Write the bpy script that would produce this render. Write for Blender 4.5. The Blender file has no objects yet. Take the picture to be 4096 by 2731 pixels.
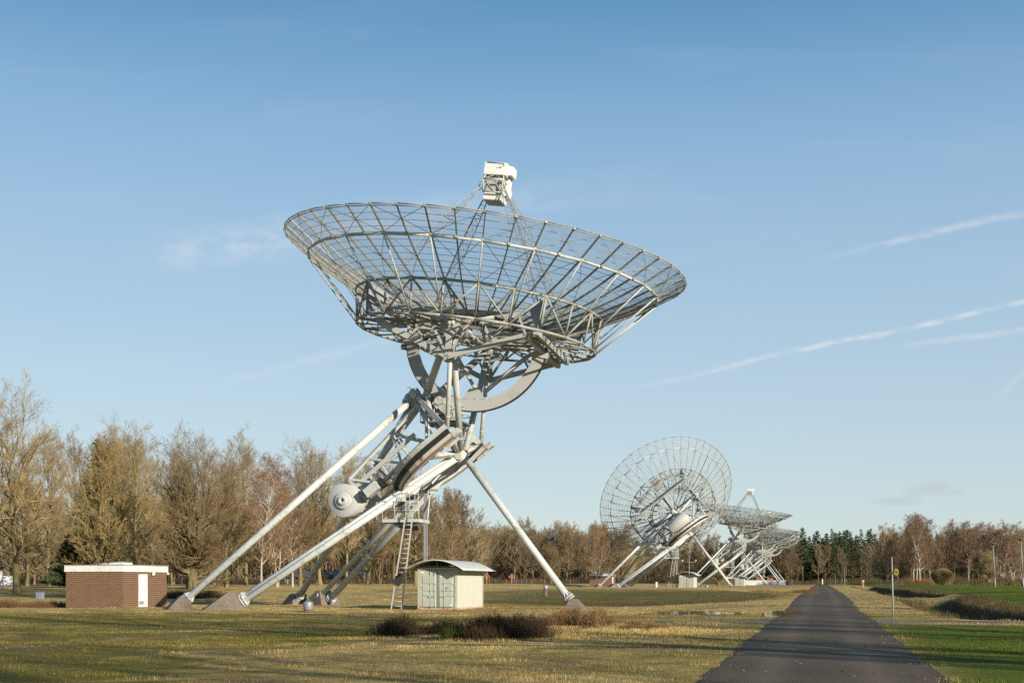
import bpy, math, random
import numpy as np
from mathutils import Matrix, Vector
R = math.radians
PI = math.pi
sc = bpy.context.scene
COL = sc.collection
rng = np.random.default_rng(7)
random.seed(7)

# ---------------------------------------------------------------- the row frame
# the telescopes and the road run along one straight row; n = metres to the right (south)
# of the road's centre line, e = metres along it
YAW = math.atan(712 / 2900)
SV = np.array([math.cos(YAW), -math.sin(YAW)])
EV = np.array([math.sin(YAW), math.cos(YAW)])
def ne(n, e):
    return n * SV[0] + e * EV[0], n * SV[1] + e * EV[1]
def to_ne(x, y):
    return x * SV[0] + y * SV[1], x * EV[0] + y * EV[1]
def ss(a, b, x):
    t = np.clip((np.asarray(x, float) - a) / (b - a), 0, 1)
    return t * t * (3 - 2 * t)
def road_z(e):
    return np.interp(e, [-400, 0, 20, 35, 50, 66, 85, 125, 220, 420, 3000],
                     [0.05, 0.08, 0.11, 0.17, 0.2, 0.2, 0.46, 0.63, 0.8, 1.05, 1.2])
def dip(n, e):        # a shallow hollow where the road's left edge holds water
    return .05 * ss(-.35, -1.9, n) * ss(51.5, 57, e) * (1 - ss(63, 68, e))
def wob(x, y, s, ph=0.0):
    return (np.sin(x / s + 1.3 * np.sin(y / s * .7 + ph) + ph) * np.cos(y / s * 1.1 + .8 * np.sin(x / s * .6 - ph) - ph * 2))
def ground_z(x, y):
    x = np.asarray(x, float); y = np.asarray(y, float)
    n, e = to_ne(x, y)
    zr = road_z(e)
    zl = 1.05 * ss(84, 132, e) + .35 * ss(140, 235, e) - .95 * ss(150, 200, e) * ss(-52, -40, n) * (1 - .35 * ss(240, 380, e))
    zl = zl + .03 * wob(x, y, 3.1) + .05 * wob(x, y, 9.0, 2.)
    wl = ss(-2.2, -14, n)
    right = zr + .02 * wob(x, y, 2.7, 1.) + .06 * wob(x, y, 11., 4.) * ss(4, 10, n) + .45 * ss(70, 150, e) * ss(9, 16, n)
    wr = ss(2.1, 3.5, n)
    z = zr * (1 - wl) * (1 - wr) + zl * wl + right * wr
    z = z - dip(np.maximum(n, -2.6), e) * (n > -5)
    wet = ss(-9.5, -7.5, n) * (1 - ss(-3.6, -2.6, n)) * ss(53.5, 56, e) * (1 - ss(62, 66, e))
    z = z * (1 - wet) + wet * (.172 + .026 * wob(x, y, 1.1, .5) + .015 * wob(x, y, .45, 2.))
    # ditches beside the road
    for e0, e1, na, nb in ((51, 88, 4.9, 8.6), (97, 235, 5.2, 9.0)):
        c = (na + nb) / 2 + .25 * np.sin(e / 7.); hw = (nb - na) / 2
        prof = 1 - ss(.25, 1.0, np.abs(n - c) / hw)
        z = z - 1.15 * prof * ss(e0 - .5, e0 + 2.5, e) * (1 - ss(e1 - 2.5, e1 + .5, e))
    bank = np.exp(-((n - 9.3) / .7) ** 2) * ss(50, 54, e) * (1 - ss(230, 236, e)) * .22
    z = z + bank
    return z - .03 * (1 - ss(1.5, 1.95, np.abs(n)))
def gz(x, y):
    return float(ground_z(x, y))

# ---------------------------------------------------------------- mesh builder
class MB:
    def __init__(s):
        s.v = []; s.nv = 0; s.f = []
    def add(s, verts, faces, smooth=False, mat=0):
        verts = np.asarray(verts, np.float32).reshape(-1, 3)
        groups = {}
        for f in (faces if isinstance(faces, list) else [faces]):
            f = np.asarray(f, np.int32)
            if f.ndim == 1: f = f[None]
            s.f.append((f + s.nv, smooth, mat))
        s.v.append(verts); s.nv += len(verts)
        return s
    def tubes(s, segs, n=6, cap=False, mat=0):
        segs = np.asarray(segs, np.float32).reshape(-1, 8)
        p0 = segs[:, 0:3]; p1 = segs[:, 3:6]; r0 = segs[:, 6]; r1 = segs[:, 7]
        d = p1 - p0; L = np.linalg.norm(d, axis=1, keepdims=True); d = d / np.maximum(L, 1e-9)
        ref = np.where(np.abs(d[:, 2:3]) < .9, np.array([[0, 0, 1.]]), np.array([[1., 0, 0]]))
        u = np.cross(d, ref); u /= np.linalg.norm(u, axis=1, keepdims=True); w = np.cross(d, u)
        t = np.arange(n) * 2 * PI / n
        ring = np.cos(t)[None, :, None] * u[:, None] + np.sin(t)[None, :, None] * w[:, None]
        a = p0[:, None] + ring * r0[:, None, None]; b = p1[:, None] + ring * r1[:, None, None]
        v = np.concatenate([a, b], 1).reshape(-1, 3)
        k = len(segs); i = np.arange(n); j = (i + 1) % n
        q = np.stack([i, i + n, j + n, j], 1)
        f = (np.arange(k) * 2 * n)[:, None, None] + q[None]
        fl = [f.reshape(-1, 4)]
        s.add(v, fl, True, mat)
        if cap:
            base = s.nv - len(v)
            lo = (np.arange(k) * 2 * n)[:, None] + i[None]
            hi = (np.arange(k) * 2 * n)[:, None] + (i[::-1] + n)[None]
            s.f.append((lo.astype(np.int32) + base, False, mat)); s.f.append((hi.astype(np.int32) + base, False, mat))
        return s
    def tube(s, p, q, r, r2=None, n=10, cap=True, mat=0):
        return s.tubes([[*p, *q, r, r if r2 is None else r2]], n, cap, mat)
    def poly(s, pts, r, n=8, closed=False, mat=0, cap=True):
        pts = [tuple(p) for p in pts]
        if closed: pts = pts + [pts[0]]
        return s.tubes([[*a, *b, r, r] for a, b in zip(pts[:-1], pts[1:])], n, cap, mat)
    def box(s, c, size, M=None, mat=0):
        h = np.array(size, float) / 2
        v = np.array([[x, y, z] for z in (-1, 1) for y in (-1, 1) for x in (-1, 1)], float) * h
        if M is not None: v = v @ np.array(M).T
        v = v + np.array(c, float)
        return s.add(v, np.array([[0, 2, 3, 1], [4, 5, 7, 6], [0, 1, 5, 4], [2, 6, 7, 3], [0, 4, 6, 2], [1, 3, 7, 5]]), False, mat)
    def beam(s, p, q, w, h, up=(0, 0, 1), mat=0):
        p = np.array(p, float); q = np.array(q, float); d = q - p; L = np.linalg.norm(d); d /= L
        u = np.cross(np.array(up, float), d)
        if np.linalg.norm(u) < 1e-4: u = np.cross([1., 0, 0], d)
        u /= np.linalg.norm(u); k = np.cross(d, u)
        return s.box((p + q) / 2, (w, h, L), np.stack([u, k, d], 1), mat)
    def plate(s, pts, off, mat=0):           # a flat polygon given its thickness vector
        a = np.array(pts, float); off = np.array(off, float); n = len(a)
        s.add(np.vstack([a - off / 2, a + off / 2]),
              [np.arange(n)[::-1].copy(), np.arange(n) + n, np.array([[i, (i + 1) % n, (i + 1) % n + n, i + n] for i in range(n)])], False, mat)
        return s
    def sweep(s, path, prof, closed_prof=True, smooth=False, mat=0, caps=True):
        # path: list of (origin, axis_a, axis_b); prof: list of (a, b)
        m = len(prof); V = []
        for o, a, b in path:
            for (pa, pb) in prof: V.append(np.array(o) + pa * np.array(a) + pb * np.array(b))
        F = []
        for i in range(len(path) - 1):
            for j in range(m if closed_prof else m - 1):
                F.append([i * m + j, i * m + (j + 1) % m, (i + 1) * m + (j + 1) % m, (i + 1) * m + j])
        fl = [np.array(F)]
        if caps and closed_prof: fl += [np.arange(m)[::-1].copy(), np.arange(m) + (len(path) - 1) * m]
        s.add(V, fl, smooth, mat); return s
    def lathe(s, prof, axis_o, ax, u, w, n=32, smooth=True, mat=0):
        # prof: (r, h) pairs about the axis
        V = []; m = len(prof)
        for (r, h) in prof:
            for k in range(n):
                t = 2 * PI * k / n
                V.append(np.array(axis_o) + h * np.array(ax) + r * (math.cos(t) * np.array(u) + math.sin(t) * np.array(w)))
        F = [[i * n + k, i * n + (k + 1) % n, (i + 1) * n + (k + 1) % n, (i + 1) * n + k] for i in range(m - 1) for k in range(n)]
        s.add(V, np.array(F), smooth, mat); return s
    def mesh(s, name, mats):
        me = bpy.data.meshes.new(name)
        v = np.concatenate(s.v).astype(np.float32)
        me.vertices.add(len(v)); me.vertices.foreach_set('co', v.ravel())
        tot = np.concatenate([np.full(len(f), f.shape[1], np.int32) for f, _, _ in s.f])
        loops = np.concatenate([f.ravel() for f, _, _ in s.f]).astype(np.int32)
        sm = np.concatenate([np.full(len(f), b, bool) for f, b, _ in s.f])
        mi = np.concatenate([np.full(len(f), m, np.int32) for f, _, m in s.f])
        me.loops.add(len(loops)); me.loops.foreach_set('vertex_index', loops)
        me.polygons.add(len(tot))
        me.polygons.foreach_set('loop_start', np.concatenate([[0], np.cumsum(tot)[:-1]]).astype(np.int32))
        me.polygons.foreach_set('loop_total', tot)
        me.polygons.foreach_set('use_smooth', sm); me.polygons.foreach_set('material_index', mi)
        for m in (mats if isinstance(mats, (list, tuple)) else [mats]): me.materials.append(m)
        me.update(calc_edges=True); me.validate()
        return me
def link(name, me, parent=None, M=None):
    o = bpy.data.objects.new(name, me); COL.objects.link(o)
    if parent is not None: o.parent = parent
    if M is not None: o.matrix_local = M if parent is not None else M
    return o
def obj(name, mb, mats, parent=None, M=None):
    return link(name, mb.mesh(name, mats), parent, M)
def tag(o, label=None, cat=None, group=None, kind=None):
    if label: o['label'] = label
    if cat: o['category'] = cat
    if group: o['group'] = group
    if kind: o['kind'] = kind
    return o
def thing(name, x, y, z, rz, label, cat, group=None):
    o = bpy.data.objects.new(name, None); COL.objects.link(o)
    o.location = (x, y, z); o.rotation_euler = (0, 0, rz); o.empty_display_size = .3
    return tag(o, label, cat, group)
def dup(root, x, y, z, rz, label=None, group=None, scale=None, cat=None):
    r = root.copy(); COL.objects.link(r); r.location = (x, y, z); r.rotation_euler = (0, 0, rz)
    if scale: r.scale = scale if isinstance(scale, tuple) else (scale,) * 3
    if label: r['label'] = label
    if group: r['group'] = group
    if cat: r['category'] = cat
    for ch in list(root.children):
        c = ch.copy(); COL.objects.link(c); c.parent = r
        for g in ch.children:
            d = g.copy(); COL.objects.link(d); d.parent = c
    return r

# ---------------------------------------------------------------- materials
class NT:
    def __init__(s, name):
        s.m = bpy.data.materials.new(name); s.m.use_nodes = True
        s.t = s.m.node_tree; s.b = s.t.nodes['Principled BSDF']; s.out = s.t.nodes['Material Output']
    def n(s, typ, **kw):
        nd = s.t.nodes.new(typ)
        for k, v in kw.items(): setattr(nd, k, v)
        return nd
    def l(s, a, b): s.t.links.new(a, b)
    def coord(s, kind='Object', scale=(1, 1, 1)):
        tc = s.n('ShaderNodeTexCoord') if kind != 'World' else s.n('ShaderNodeNewGeometry')
        mp = s.n('ShaderNodeMapping'); mp.inputs['Scale'].default_value = scale
        s.l(tc.outputs['Position' if kind == 'World' else kind], mp.inputs['Vector']); return mp.outputs[0]
    def noise(s, vec, scale, detail=4, rough=.6, dist=0):
        nd = s.n('ShaderNodeTexNoise'); nd.inputs['Scale'].default_value = scale
        nd.inputs['Detail'].default_value = detail; nd.inputs['Roughness'].default_value = rough; nd.inputs['Distortion'].default_value = dist
        if vec is not None: s.l(vec, nd.inputs['Vector'])
        return nd.outputs['Fac']
    def ramp(s, fac, stops):
        nd = s.n('ShaderNodeValToRGB'); e = nd.color_ramp.elements
        while len(e) < len(stops): e.new(.5)
        for el, (p, c) in zip(e, stops):
            el.position = p; el.color = (*c, 1) if not isinstance(c, (int, float)) else (c, c, c, 1)
        s.l(fac, nd.inputs[0]); return nd.outputs[0]
    def mix(s, fac, a, b, mode='MIX'):
        nd = s.n('ShaderNodeMix', data_type='RGBA', blend_type=mode)
        for i, v in ((0, fac), (6, a), (7, b)):
            if hasattr(v, 'links'): s.l(v, nd.inputs[i])
            elif i == 0: nd.inputs[0].default_value = v
            else: nd.inputs[i].default_value = (*v, 1)
        return nd.outputs[2]
    def math(s, op, a, b=None, c=None):
        nd = s.n('ShaderNodeMath', operation=op)
        for i, v in enumerate((a, b, c)):
            if v is None: continue
            if hasattr(v, 'links'): s.l(v, nd.inputs[i])
            else: nd.inputs[i].default_value = v
        return nd.outputs[0]
    def bump(s, h, strength, dist=.02):
        nd = s.n('ShaderNodeBump'); nd.inputs['Strength'].default_value = strength; nd.inputs['Distance'].default_value = dist
        s.l(h, nd.inputs['Height']); s.l(nd.outputs[0], s.b.inputs['Normal'])
    def set(s, color=None, rough=None, metal=None, spec=None):
        for k, v in (('Base Color', color), ('Roughness', rough), ('Metallic', metal), ('Specular IOR Level', spec)):
            if v is None: continue
            if hasattr(v, 'links'): s.l(v, s.b.inputs[k])
            elif isinstance(v, tuple): s.b.inputs[k].default_value = (*v, 1)
            else: s.b.inputs[k].default_value = v
        return s.m
def flat(name, c, rough=.6, metal=0., var=.12, scale=3.):
    t = NT(name); v = t.coord('Object')
    f = t.noise(v, scale, 5)
    col = t.ramp(f, [(.3, tuple(x * (1 - var) for x in c)), (.7, tuple(min(1, x * (1 + var)) for x in c))])
    return t.set(col, rough, metal)
def paint(name, base, stain, amount=.55, rust=0.0, rough=.5):
    t = NT(name); v = t.coord('Object')
    a = t.noise(v, .55, 8, .65); b = t.noise(v, 4.5, 6, .65)
    f = t.math('MULTIPLY', a, b)
    col = t.mix(t.ramp(f, [(.26, 0), (.26 + .28 * (1.2 - amount), 1)]), base, stain)
    if rust:
        r = t.noise(t.coord('Object', (1, 1, 1)), 1.3, 9, .72)
        col = t.mix(t.ramp(r, [(.62 - .12 * rust, 0), (.66 - .1 * rust, 1)]), col, (.25, .09, .035))
    t.bump(b, .15, .01)
    return t.set(col, rough, 0, .35)
M = {}
M['steel'] = paint('grey_paint', (.42, .425, .40), (.24, .24, .165), .8)
M['tube'] = paint('leg_paint', (.455, .47, .455), (.29, .30, .215), .8)
M['dishsteel'] = paint('dish_paint', (.29, .288, .25), (.145, .14, .09), .8)
M['gear'] = paint('gear_paint', (.36, .36, .34), (.27, .265, .22), .4)
M['rusty'] = paint('rusty_paint', (.43, .425, .39), (.32, .31, .26), .4, rust=.4)
M['white'] = paint('white_paint', (.66, .645, .60), (.52, .50, .43), .45)
M['rail'] = flat('railing_steel', (.42, .42, .39), .55)
M['drum'] = paint('drum_paint', (.40, .405, .39), (.33, .335, .31), .35)
M['black'] = flat('black_rubber', (.02, .02, .02), .7)
M['rack'] = flat('greasy_rack', (.035, .03, .025), .5, 0., .5, 20)
M['rust'] = flat('rust', (.22, .115, .07), .8, 0., .4, 8)
M['galv'] = flat('galvanised', (.26, .275, .285), .5, .2)
M['dark'] = flat('dark_steel', (.09, .09, .085), .6)
M['ac'] = flat('pale_panel', (.54, .56, .52), .5)

def mk_mesh_panel():
    t = NT('wire_mesh'); t.set((.33, .34, .33), .6)
    tr = t.n('ShaderNodeBsdfTransparent'); lw = t.n('ShaderNodeLayerWeight'); lw.inputs[0].default_value = .5
    mx = t.n('ShaderNodeMixShader')
    # a wire grid covers a larger share of the view the flatter one looks along it
    f = t.math('SUBTRACT', 1.0, lw.outputs['Facing'])
    f = t.math('MAXIMUM', f, .045)
    cov = t.math('DIVIDE', .125, f)
    cov = t.math('MINIMUM', cov, .6)
    t.l(cov, mx.inputs[0]); t.l(tr.outputs[0], mx.inputs[1]); t.l(t.b.outputs[0], mx.inputs[2]); t.l(mx.outputs[0], t.out.inputs[0])
    return t.m
M['wiremesh'] = mk_mesh_panel()

def mk_concrete():
    t = NT('concrete'); v = t.coord('Object')
    a = t.noise(v, 1.2, 6); b = t.noise(v, 14, 6, .7)
    vo = t.n('ShaderNodeTexVoronoi'); vo.inputs['Scale'].default_value = 4.2; t.l(v, vo.inputs['Vector'])
    pit = t.ramp(vo.outputs['Distance'], [(.06, 0), (.12, 1)])
    c = t.mix(t.ramp(a, [(.3, 0), (.7, 1)]), (.15, .115, .085), (.24, .195, .15))
    c = t.mix(t.ramp(b, [(.35, 1), (.6, 0)]), c, (.09, .072, .055)); c = t.mix(pit, (.08, .065, .05), c)
    t.bump(t.math('ADD', b, pit), .5, .03); return t.set(c, .9)
M['concrete'] = mk_concrete()

def mk_brick(name, c1, c2, mortar, msize):
    t = NT(name); v = t.coord('Object')
    sep = t.n('ShaderNodeSeparateXYZ'); t.l(v, sep.inputs[0])
    ad = t.math('ADD', sep.outputs[0], sep.outputs[1])
    cb = t.n('ShaderNodeCombineXYZ'); t.l(ad, cb.inputs[0]); t.l(sep.outputs[2], cb.inputs[1])
    br = t.n('ShaderNodeTexBrick'); t.l(cb.outputs[0], br.inputs['Vector'])
    br.inputs['Color1'].default_value = (*c1, 1); br.inputs['Color2'].default_value = (*c2, 1); br.inputs['Mortar'].default_value = (*mortar, 1)
    br.inputs['Scale'].default_value = 1; br.inputs['Mortar Size'].default_value = msize
    br.inputs['Brick Width'].default_value = .31; br.inputs['Row Height'].default_value = .125
    n1 = t.noise(v, 2.5, 6); n2 = t.noise(v, 30, 4)
    c = t.mix(t.ramp(n1, [(.35, .0), (.75, .55)]), br.outputs['Color'], (.16, .12, .06))
    c = t.mix(.25, c, t.ramp(n2, [(.3, .2), (.7, .5)]), 'OVERLAY')
    t.bump(t.math('MULTIPLY_ADD', br.outputs['Fac'], -1.0, t.math('MULTIPLY', n2, .35)), .7, .02)
    return t.set(c, .9)
M['brick'] = mk_brick('brick_wall', (.235, .125, .073), (.19, .10, .06), (.055, .034, .018), .016)

def mk_bark(name, a, b, sc_=3.):
    t = NT(name); v = t.coord('Object', (1, 1, .35)); f = t.noise(v, sc_, 5, .7)
    oi = t.n('ShaderNodeObjectInfo')
    c = t.ramp(f, [(.3, a), (.7, b)])
    hs = t.n('ShaderNodeHueSaturation'); t.l(c, hs.inputs['Color'])
    t.l(t.math('MULTIPLY_ADD', oi.outputs['Random'], .5, .75), hs.inputs['Value'])
    t.l(t.math('MULTIPLY_ADD', oi.outputs['Random'], .02, .495), hs.inputs['Hue'])
    return t.set(hs.outputs[0], .9, 0, .1)
M['bark'] = mk_bark('mossy_bark', (.10, .075, .04), (.24, .19, .09))
M['twig'] = mk_bark('ochre_twigs', (.21, .146, .072), (.335, .24, .122), .6)
M['twig_ochre'] = mk_bark('golden_brown_twigs', (.18, .118, .056), (.28, .19, .092), .6)
M['twig_red'] = mk_bark('reddish_twigs', (.18, .102, .062), (.27, .16, .098), .6)
M['twig_far'] = mk_bark('brown_twigs', (.16, .114, .068), (.245, .178, .105), .4)
M['bark_far'] = mk_bark('grey_brown_bark', (.11, .08, .05), (.21, .16, .10))
M['birch'] = mk_bark('white_birch_bark', (.26, .23, .18), (.46, .42, .35), 5.)
M['needle'] = mk_bark('conifer_needles', (.034, .05, .022), (.09, .11, .048), .8)
M['needle_brown'] = mk_bark('browned_needles', (.10, .075, .022), (.19, .13, .045), .5)
M['heather'] = mk_bark('dark_heather', (.045, .028, .018), (.12, .075, .045), 1.5)
M['heather_red'] = mk_bark('rusty_heather', (.13, .07, .035), (.26, .15, .075), 1.5)
M['moss'] = mk_bark('green_heather', (.04, .05, .012), (.09, .10, .025), 1.5)
M['leaf'] = mk_bark('dead_leaves', (.14, .075, .03), (.30, .19, .10), 4.)
M['reed'] = mk_bark('dry_reeds', (.075, .06, .028), (.18, .14, .066), 1.0)

def mk_grass(name, blades=False):
    t = NT(name); v = t.coord('World')
    ge = t.n('ShaderNodeNewGeometry'); sep = t.n('ShaderNodeSeparateXYZ'); t.l(ge.outputs['Position'], sep.inputs[0])
    nn = t.math('ADD', t.math('MULTIPLY', sep.outputs[0], float(SV[0])), t.math('MULTIPLY', sep.outputs[1], float(SV[1])))
    ee = t.math('ADD', t.math('MULTIPLY', sep.outputs[0], float(EV[0])), t.math('MULTIPLY', sep.outputs[1], float(EV[1])))
    big = t.noise(v, .07, 6, .65, .6); mid = t.noise(v, .42, 8, .72, .8); fine = t.noise(v, 6., 8, .75); vf = t.noise(v, 40., 4, .7)
    g = t.mix(t.ramp(mid, [(.3, 0), (.7, 1)]), (.135, .12, .018), (.22, .18, .036))       # field green
    st = t.mix(t.ramp(fine, [(.3, 0), (.75, 1)]), (.41, .29, .105), (.60, .44, .17))          # straw
    k = t.math('ADD', t.math('MULTIPLY', big, 1.0), t.math('MULTIPLY', mid, .6)); k = t.math('SUBTRACT', k, .225)
    k = t.math('ADD', k, t.math('MULTIPLY', fine, .16))
    # dry grass takes over away from the mown foreground
    dry = t.math('MULTIPLY', t.ramp(t.math('MULTIPLY', ee, .01), [(.54, 0), (.74, 1)]), .15)
    k = t.math('ADD', k, dry)
    def band(val, a, b, c_, d):        # 0..1 inside a stretch of ground, soft at both ends
        up = t.n('ShaderNodeMapRange', interpolation_type='SMOOTHSTEP'); dn = t.n('ShaderNodeMapRange', interpolation_type='SMOOTHSTEP')
        t.l(val, up.inputs[0]); up.inputs[1].default_value = a; up.inputs[2].default_value = b
        t.l(val, dn.inputs[0]); dn.inputs[1].default_value = c_; dn.inputs[2].default_value = d
        return t.math('MULTIPLY', up.outputs[0], t.math('SUBTRACT', 1.0, dn.outputs[0]))
    jit = t.math('MULTIPLY_ADD', mid, 14., -7.)
    ej = t.math('ADD', ee, jit); nj = t.math('ADD', nn, jit)
    bankg = t.math('MULTIPLY', band(ej, 86, 92, 116, 128), band(nj, -34, -24, -5, -2))      # darker green on the bank slope
    strw = t.math('MULTIPLY', band(ej, 26, 34, 44, 50), band(nj, -15, -9, -3.5, -2.2))      # pale bent grass round the heather
    mossy = t.math('MULTIPLY', band(ej, -60, -50, 54, 64), band(nj, -400, -390, -15, -8))     # greener mossy turf in the left foreground
    k = t.math('SUBTRACT', k, t.math('MULTIPLY', mossy, .12))
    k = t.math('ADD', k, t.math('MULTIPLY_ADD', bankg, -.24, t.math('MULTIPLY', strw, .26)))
    c = t.mix(t.ramp(k, [(.55, 0), (.76, 1)]), g, st)
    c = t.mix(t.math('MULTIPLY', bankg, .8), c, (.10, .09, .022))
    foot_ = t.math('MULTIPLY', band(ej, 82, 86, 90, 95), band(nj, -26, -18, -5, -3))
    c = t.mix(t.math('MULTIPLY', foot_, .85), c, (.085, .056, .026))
    br = t.noise(v, .9, 7, .75, 1.2)
    c = t.mix(t.ramp(br, [(.54, 0), (.64, .8)]), c, (.18, .105, .05))                          # dead patches
    c = t.mix(t.ramp(t.noise(v, .2, 6, .72, .8), [(.52, 0), (.62, .8)]), c, (.24, .16, .085))  # bent brown grass
    lawn = t.mix(t.ramp(mid, [(.32, 0), (.68, 1)]), (.075, .115, .006), (.125, .16, .012))     # mown green right of the road
    lawn = t.mix(t.ramp(br, [(.60, 0), (.72, .75)]), lawn, (.10, .07, .03))
    edge = t.math('ADD', nn, t.math('MULTIPLY', mid, 2.))
    nearl = t.ramp(t.math('MULTIPLY', ee, .01), [(.40, 1), (.47, .0)])
    beyond = t.math('MULTIPLY', t.ramp(t.math('MULTIPLY', nn, .04), [(.34, 0), (.40, 1)]), t.ramp(t.math('MULTIPLY', ee, .01), [(1.0, 1), (1.3, 0)]))
    lm = t.math('MULTIPLY', t.ramp(t.math('MULTIPLY', edge, .1), [(.26, 0), (.36, 1)]), t.math('MAXIMUM', nearl, beyond))
    c = t.mix(lm, c, lawn)
    c = t.mix(t.ramp(vf, [(.3, .32), (.7, 0)]), c, (.06, .05, .02))
    c = t.mix(t.ramp(t.noise(v, 2.2, 6, .75), [(.34, .42), (.52, 0)]), c, (.10, .075, .03))
    # steep ditch banks carry dead reed grass
    nrm = t.n('ShaderNodeSeparateXYZ'); t.l(ge.outputs['Normal'], nrm.inputs[0])
    if not blades:
        c = t.mix(t.ramp(nrm.outputs[2], [(.86, 1), (.97, 0)]), c, (.10, .068, .034))
        t.bump(t.math('ADD', t.math('MULTIPLY', fine, 1.), t.math('MULTIPLY', vf, .5)), 1., .06)
    else:
        oi = t.noise(v, 25., 2)
        hs = t.n('ShaderNodeHueSaturation'); t.l(c, hs.inputs['Color']); t.l(t.math('MULTIPLY_ADD', oi, .5, .8), hs.inputs['Value']); c = hs.outputs[0]
    return t.set(c, .95, 0, .08)
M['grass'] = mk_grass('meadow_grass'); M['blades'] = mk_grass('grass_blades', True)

def mk_road():
    t = NT('worn_asphalt'); v = t.coord('World')
    ge = t.n('ShaderNodeNewGeometry'); sep = t.n('ShaderNodeSeparateXYZ'); t.l(ge.outputs['Position'], sep.inputs[0])
    nn = t.math('ADD', t.math('MULTIPLY', sep.outputs[0], float(SV[0])), t.math('MULTIPLY', sep.outputs[1], float(SV[1])))
    a = t.noise(v, .35, 6, .65); b = t.noise(v, 30, 5, .8); f = t.noise(v, 90, 3, .8)
    c = t.ramp(a, [(.3, (.062, .041, .020)), (.7, (.110, .076, .040))])
    track = t.math('ABSOLUTE', t.math('SUBTRACT', t.math('ABSOLUTE', nn), .85))
    c = t.mix(t.ramp(track, [(.0, .65), (.45, 0)]), c, (.135, .098, .062))
    c = t.mix(t.ramp(t.math('ADD', t.math('ABSOLUTE', nn), t.math('MULTIPLY', a, .5)), [(1.6, 0), (1.95, .9)]) if False else
              t.ramp(t.math('MULTIPLY', t.math('ADD', t.math('ABSOLUTE', nn), t.math('MULTIPLY', a, .6)), .4), [(.76, 0), (.88, .85)]), c, (.045, .036, .022))
    c = t.mix(.75, c, t.ramp(b, [(.3, .25), (.7, .75)]), 'OVERLAY')
    c = t.mix(t.ramp(f, [(.70, 0), (.76, .6)]), c, (.25, .23, .2))
    sp = t.n('ShaderNodeTexVoronoi'); sp.inputs['Scale'].default_value = .55; t.l(t.coord('World', (1, 3, 1)), sp.inputs['Vector'])
    c = t.mix(t.ramp(sp.outputs['Distance'], [(.035, .8), (.05, 0)]), c, (.24, .2, .15))
    ck = t.n('ShaderNodeTexVoronoi', feature='DISTANCE_TO_EDGE'); ck.inputs['Scale'].default_value = .45
    wv = t.n('ShaderNodeVectorMath', operation='ADD'); nz = t.n('ShaderNodeTexNoise'); nz.inputs['Scale'].default_value = 1.5; t.l(v, nz.inputs['Vector']); t.l(v, wv.inputs[0]); t.l(nz.outputs['Color'], wv.inputs[1]); t.l(wv.outputs[0], ck.inputs['Vector'])
    c = t.mix(t.math('MULTIPLY', t.ramp(ck.outputs['Distance'], [(.0, .8), (.018, 0)]), t.ramp(t.noise(v, .3, 2), [(.48, 0), (.6, 1)])), c, (.03, .024, .016))
    pt = t.noise(t.coord('World', (1, .35, 1)), .22, 3, .5); c = t.mix(t.ramp(pt, [(.56, 0), (.58, .45)]), c, (.062, .045, .03))
    t.bump(t.math('ADD', b, f), .5, .012); return t.set(c, .85, 0, .3)
M['road'] = mk_road()
def mk_path():
    t = NT('path_asphalt'); v = t.coord('World'); a = t.noise(v, 1.2, 7, .7); b = t.noise(v, 30, 5, .8)
    c = t.ramp(a, [(.3, (.095, .068, .038)), (.7, (.18, .133, .075))]); c = t.mix(.7, c, t.ramp(b, [(.3, .25), (.7, .75)]), 'OVERLAY')
    t.bump(b, .4, .01); return t.set(c, .9)
M['path'] = mk_path()
def mk_water():
    t = NT('puddle_water'); t.set((.03, .026, .018), .03, 0, .5); t.b.inputs['IOR'].default_value = 1.33
    v = t.coord('World', (1, 1, 1)); t.bump(t.noise(v, 3., 3), .02, .01); return t.m
M['water'] = mk_water()


# ---------------------------------------------------------------- the radio telescope
# mount frame: x = n + 20.373, y = e - e0, z up.   polar frame: (y, p, q).   dish frame: (x', y, n)
PV = np.array([-.603, 0, .7976]); QV = np.array([.7976, 0, .603]); AS = np.array([-1.7, 0, 9.6])
XD = np.array([.9907, 0, -.1358]); ND = np.array([.1358, 0, .9907]); OD = np.array([-.633, 0, 16.907])
M_POL = Matrix(((0, PV[0], QV[0], AS[0]), (1, 0, 0, 0), (0, PV[2], QV[2], AS[2]), (0, 0, 0, 1)))
M_DISH = Matrix(((XD[0], 0, ND[0], OD[0]), (0, 1, 0, 0), (XD[2], 0, ND[2], OD[2]), (0, 0, 0, 1)))
def pol(p, y, q): return np.array([y, p, q], float)
def dz(r): return .206 + r * r / 35.0
def rp(r, t, z=None): return np.array([r * math.cos(R(t)), r * math.sin(R(t)), dz(r) if z is None else z])

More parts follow.
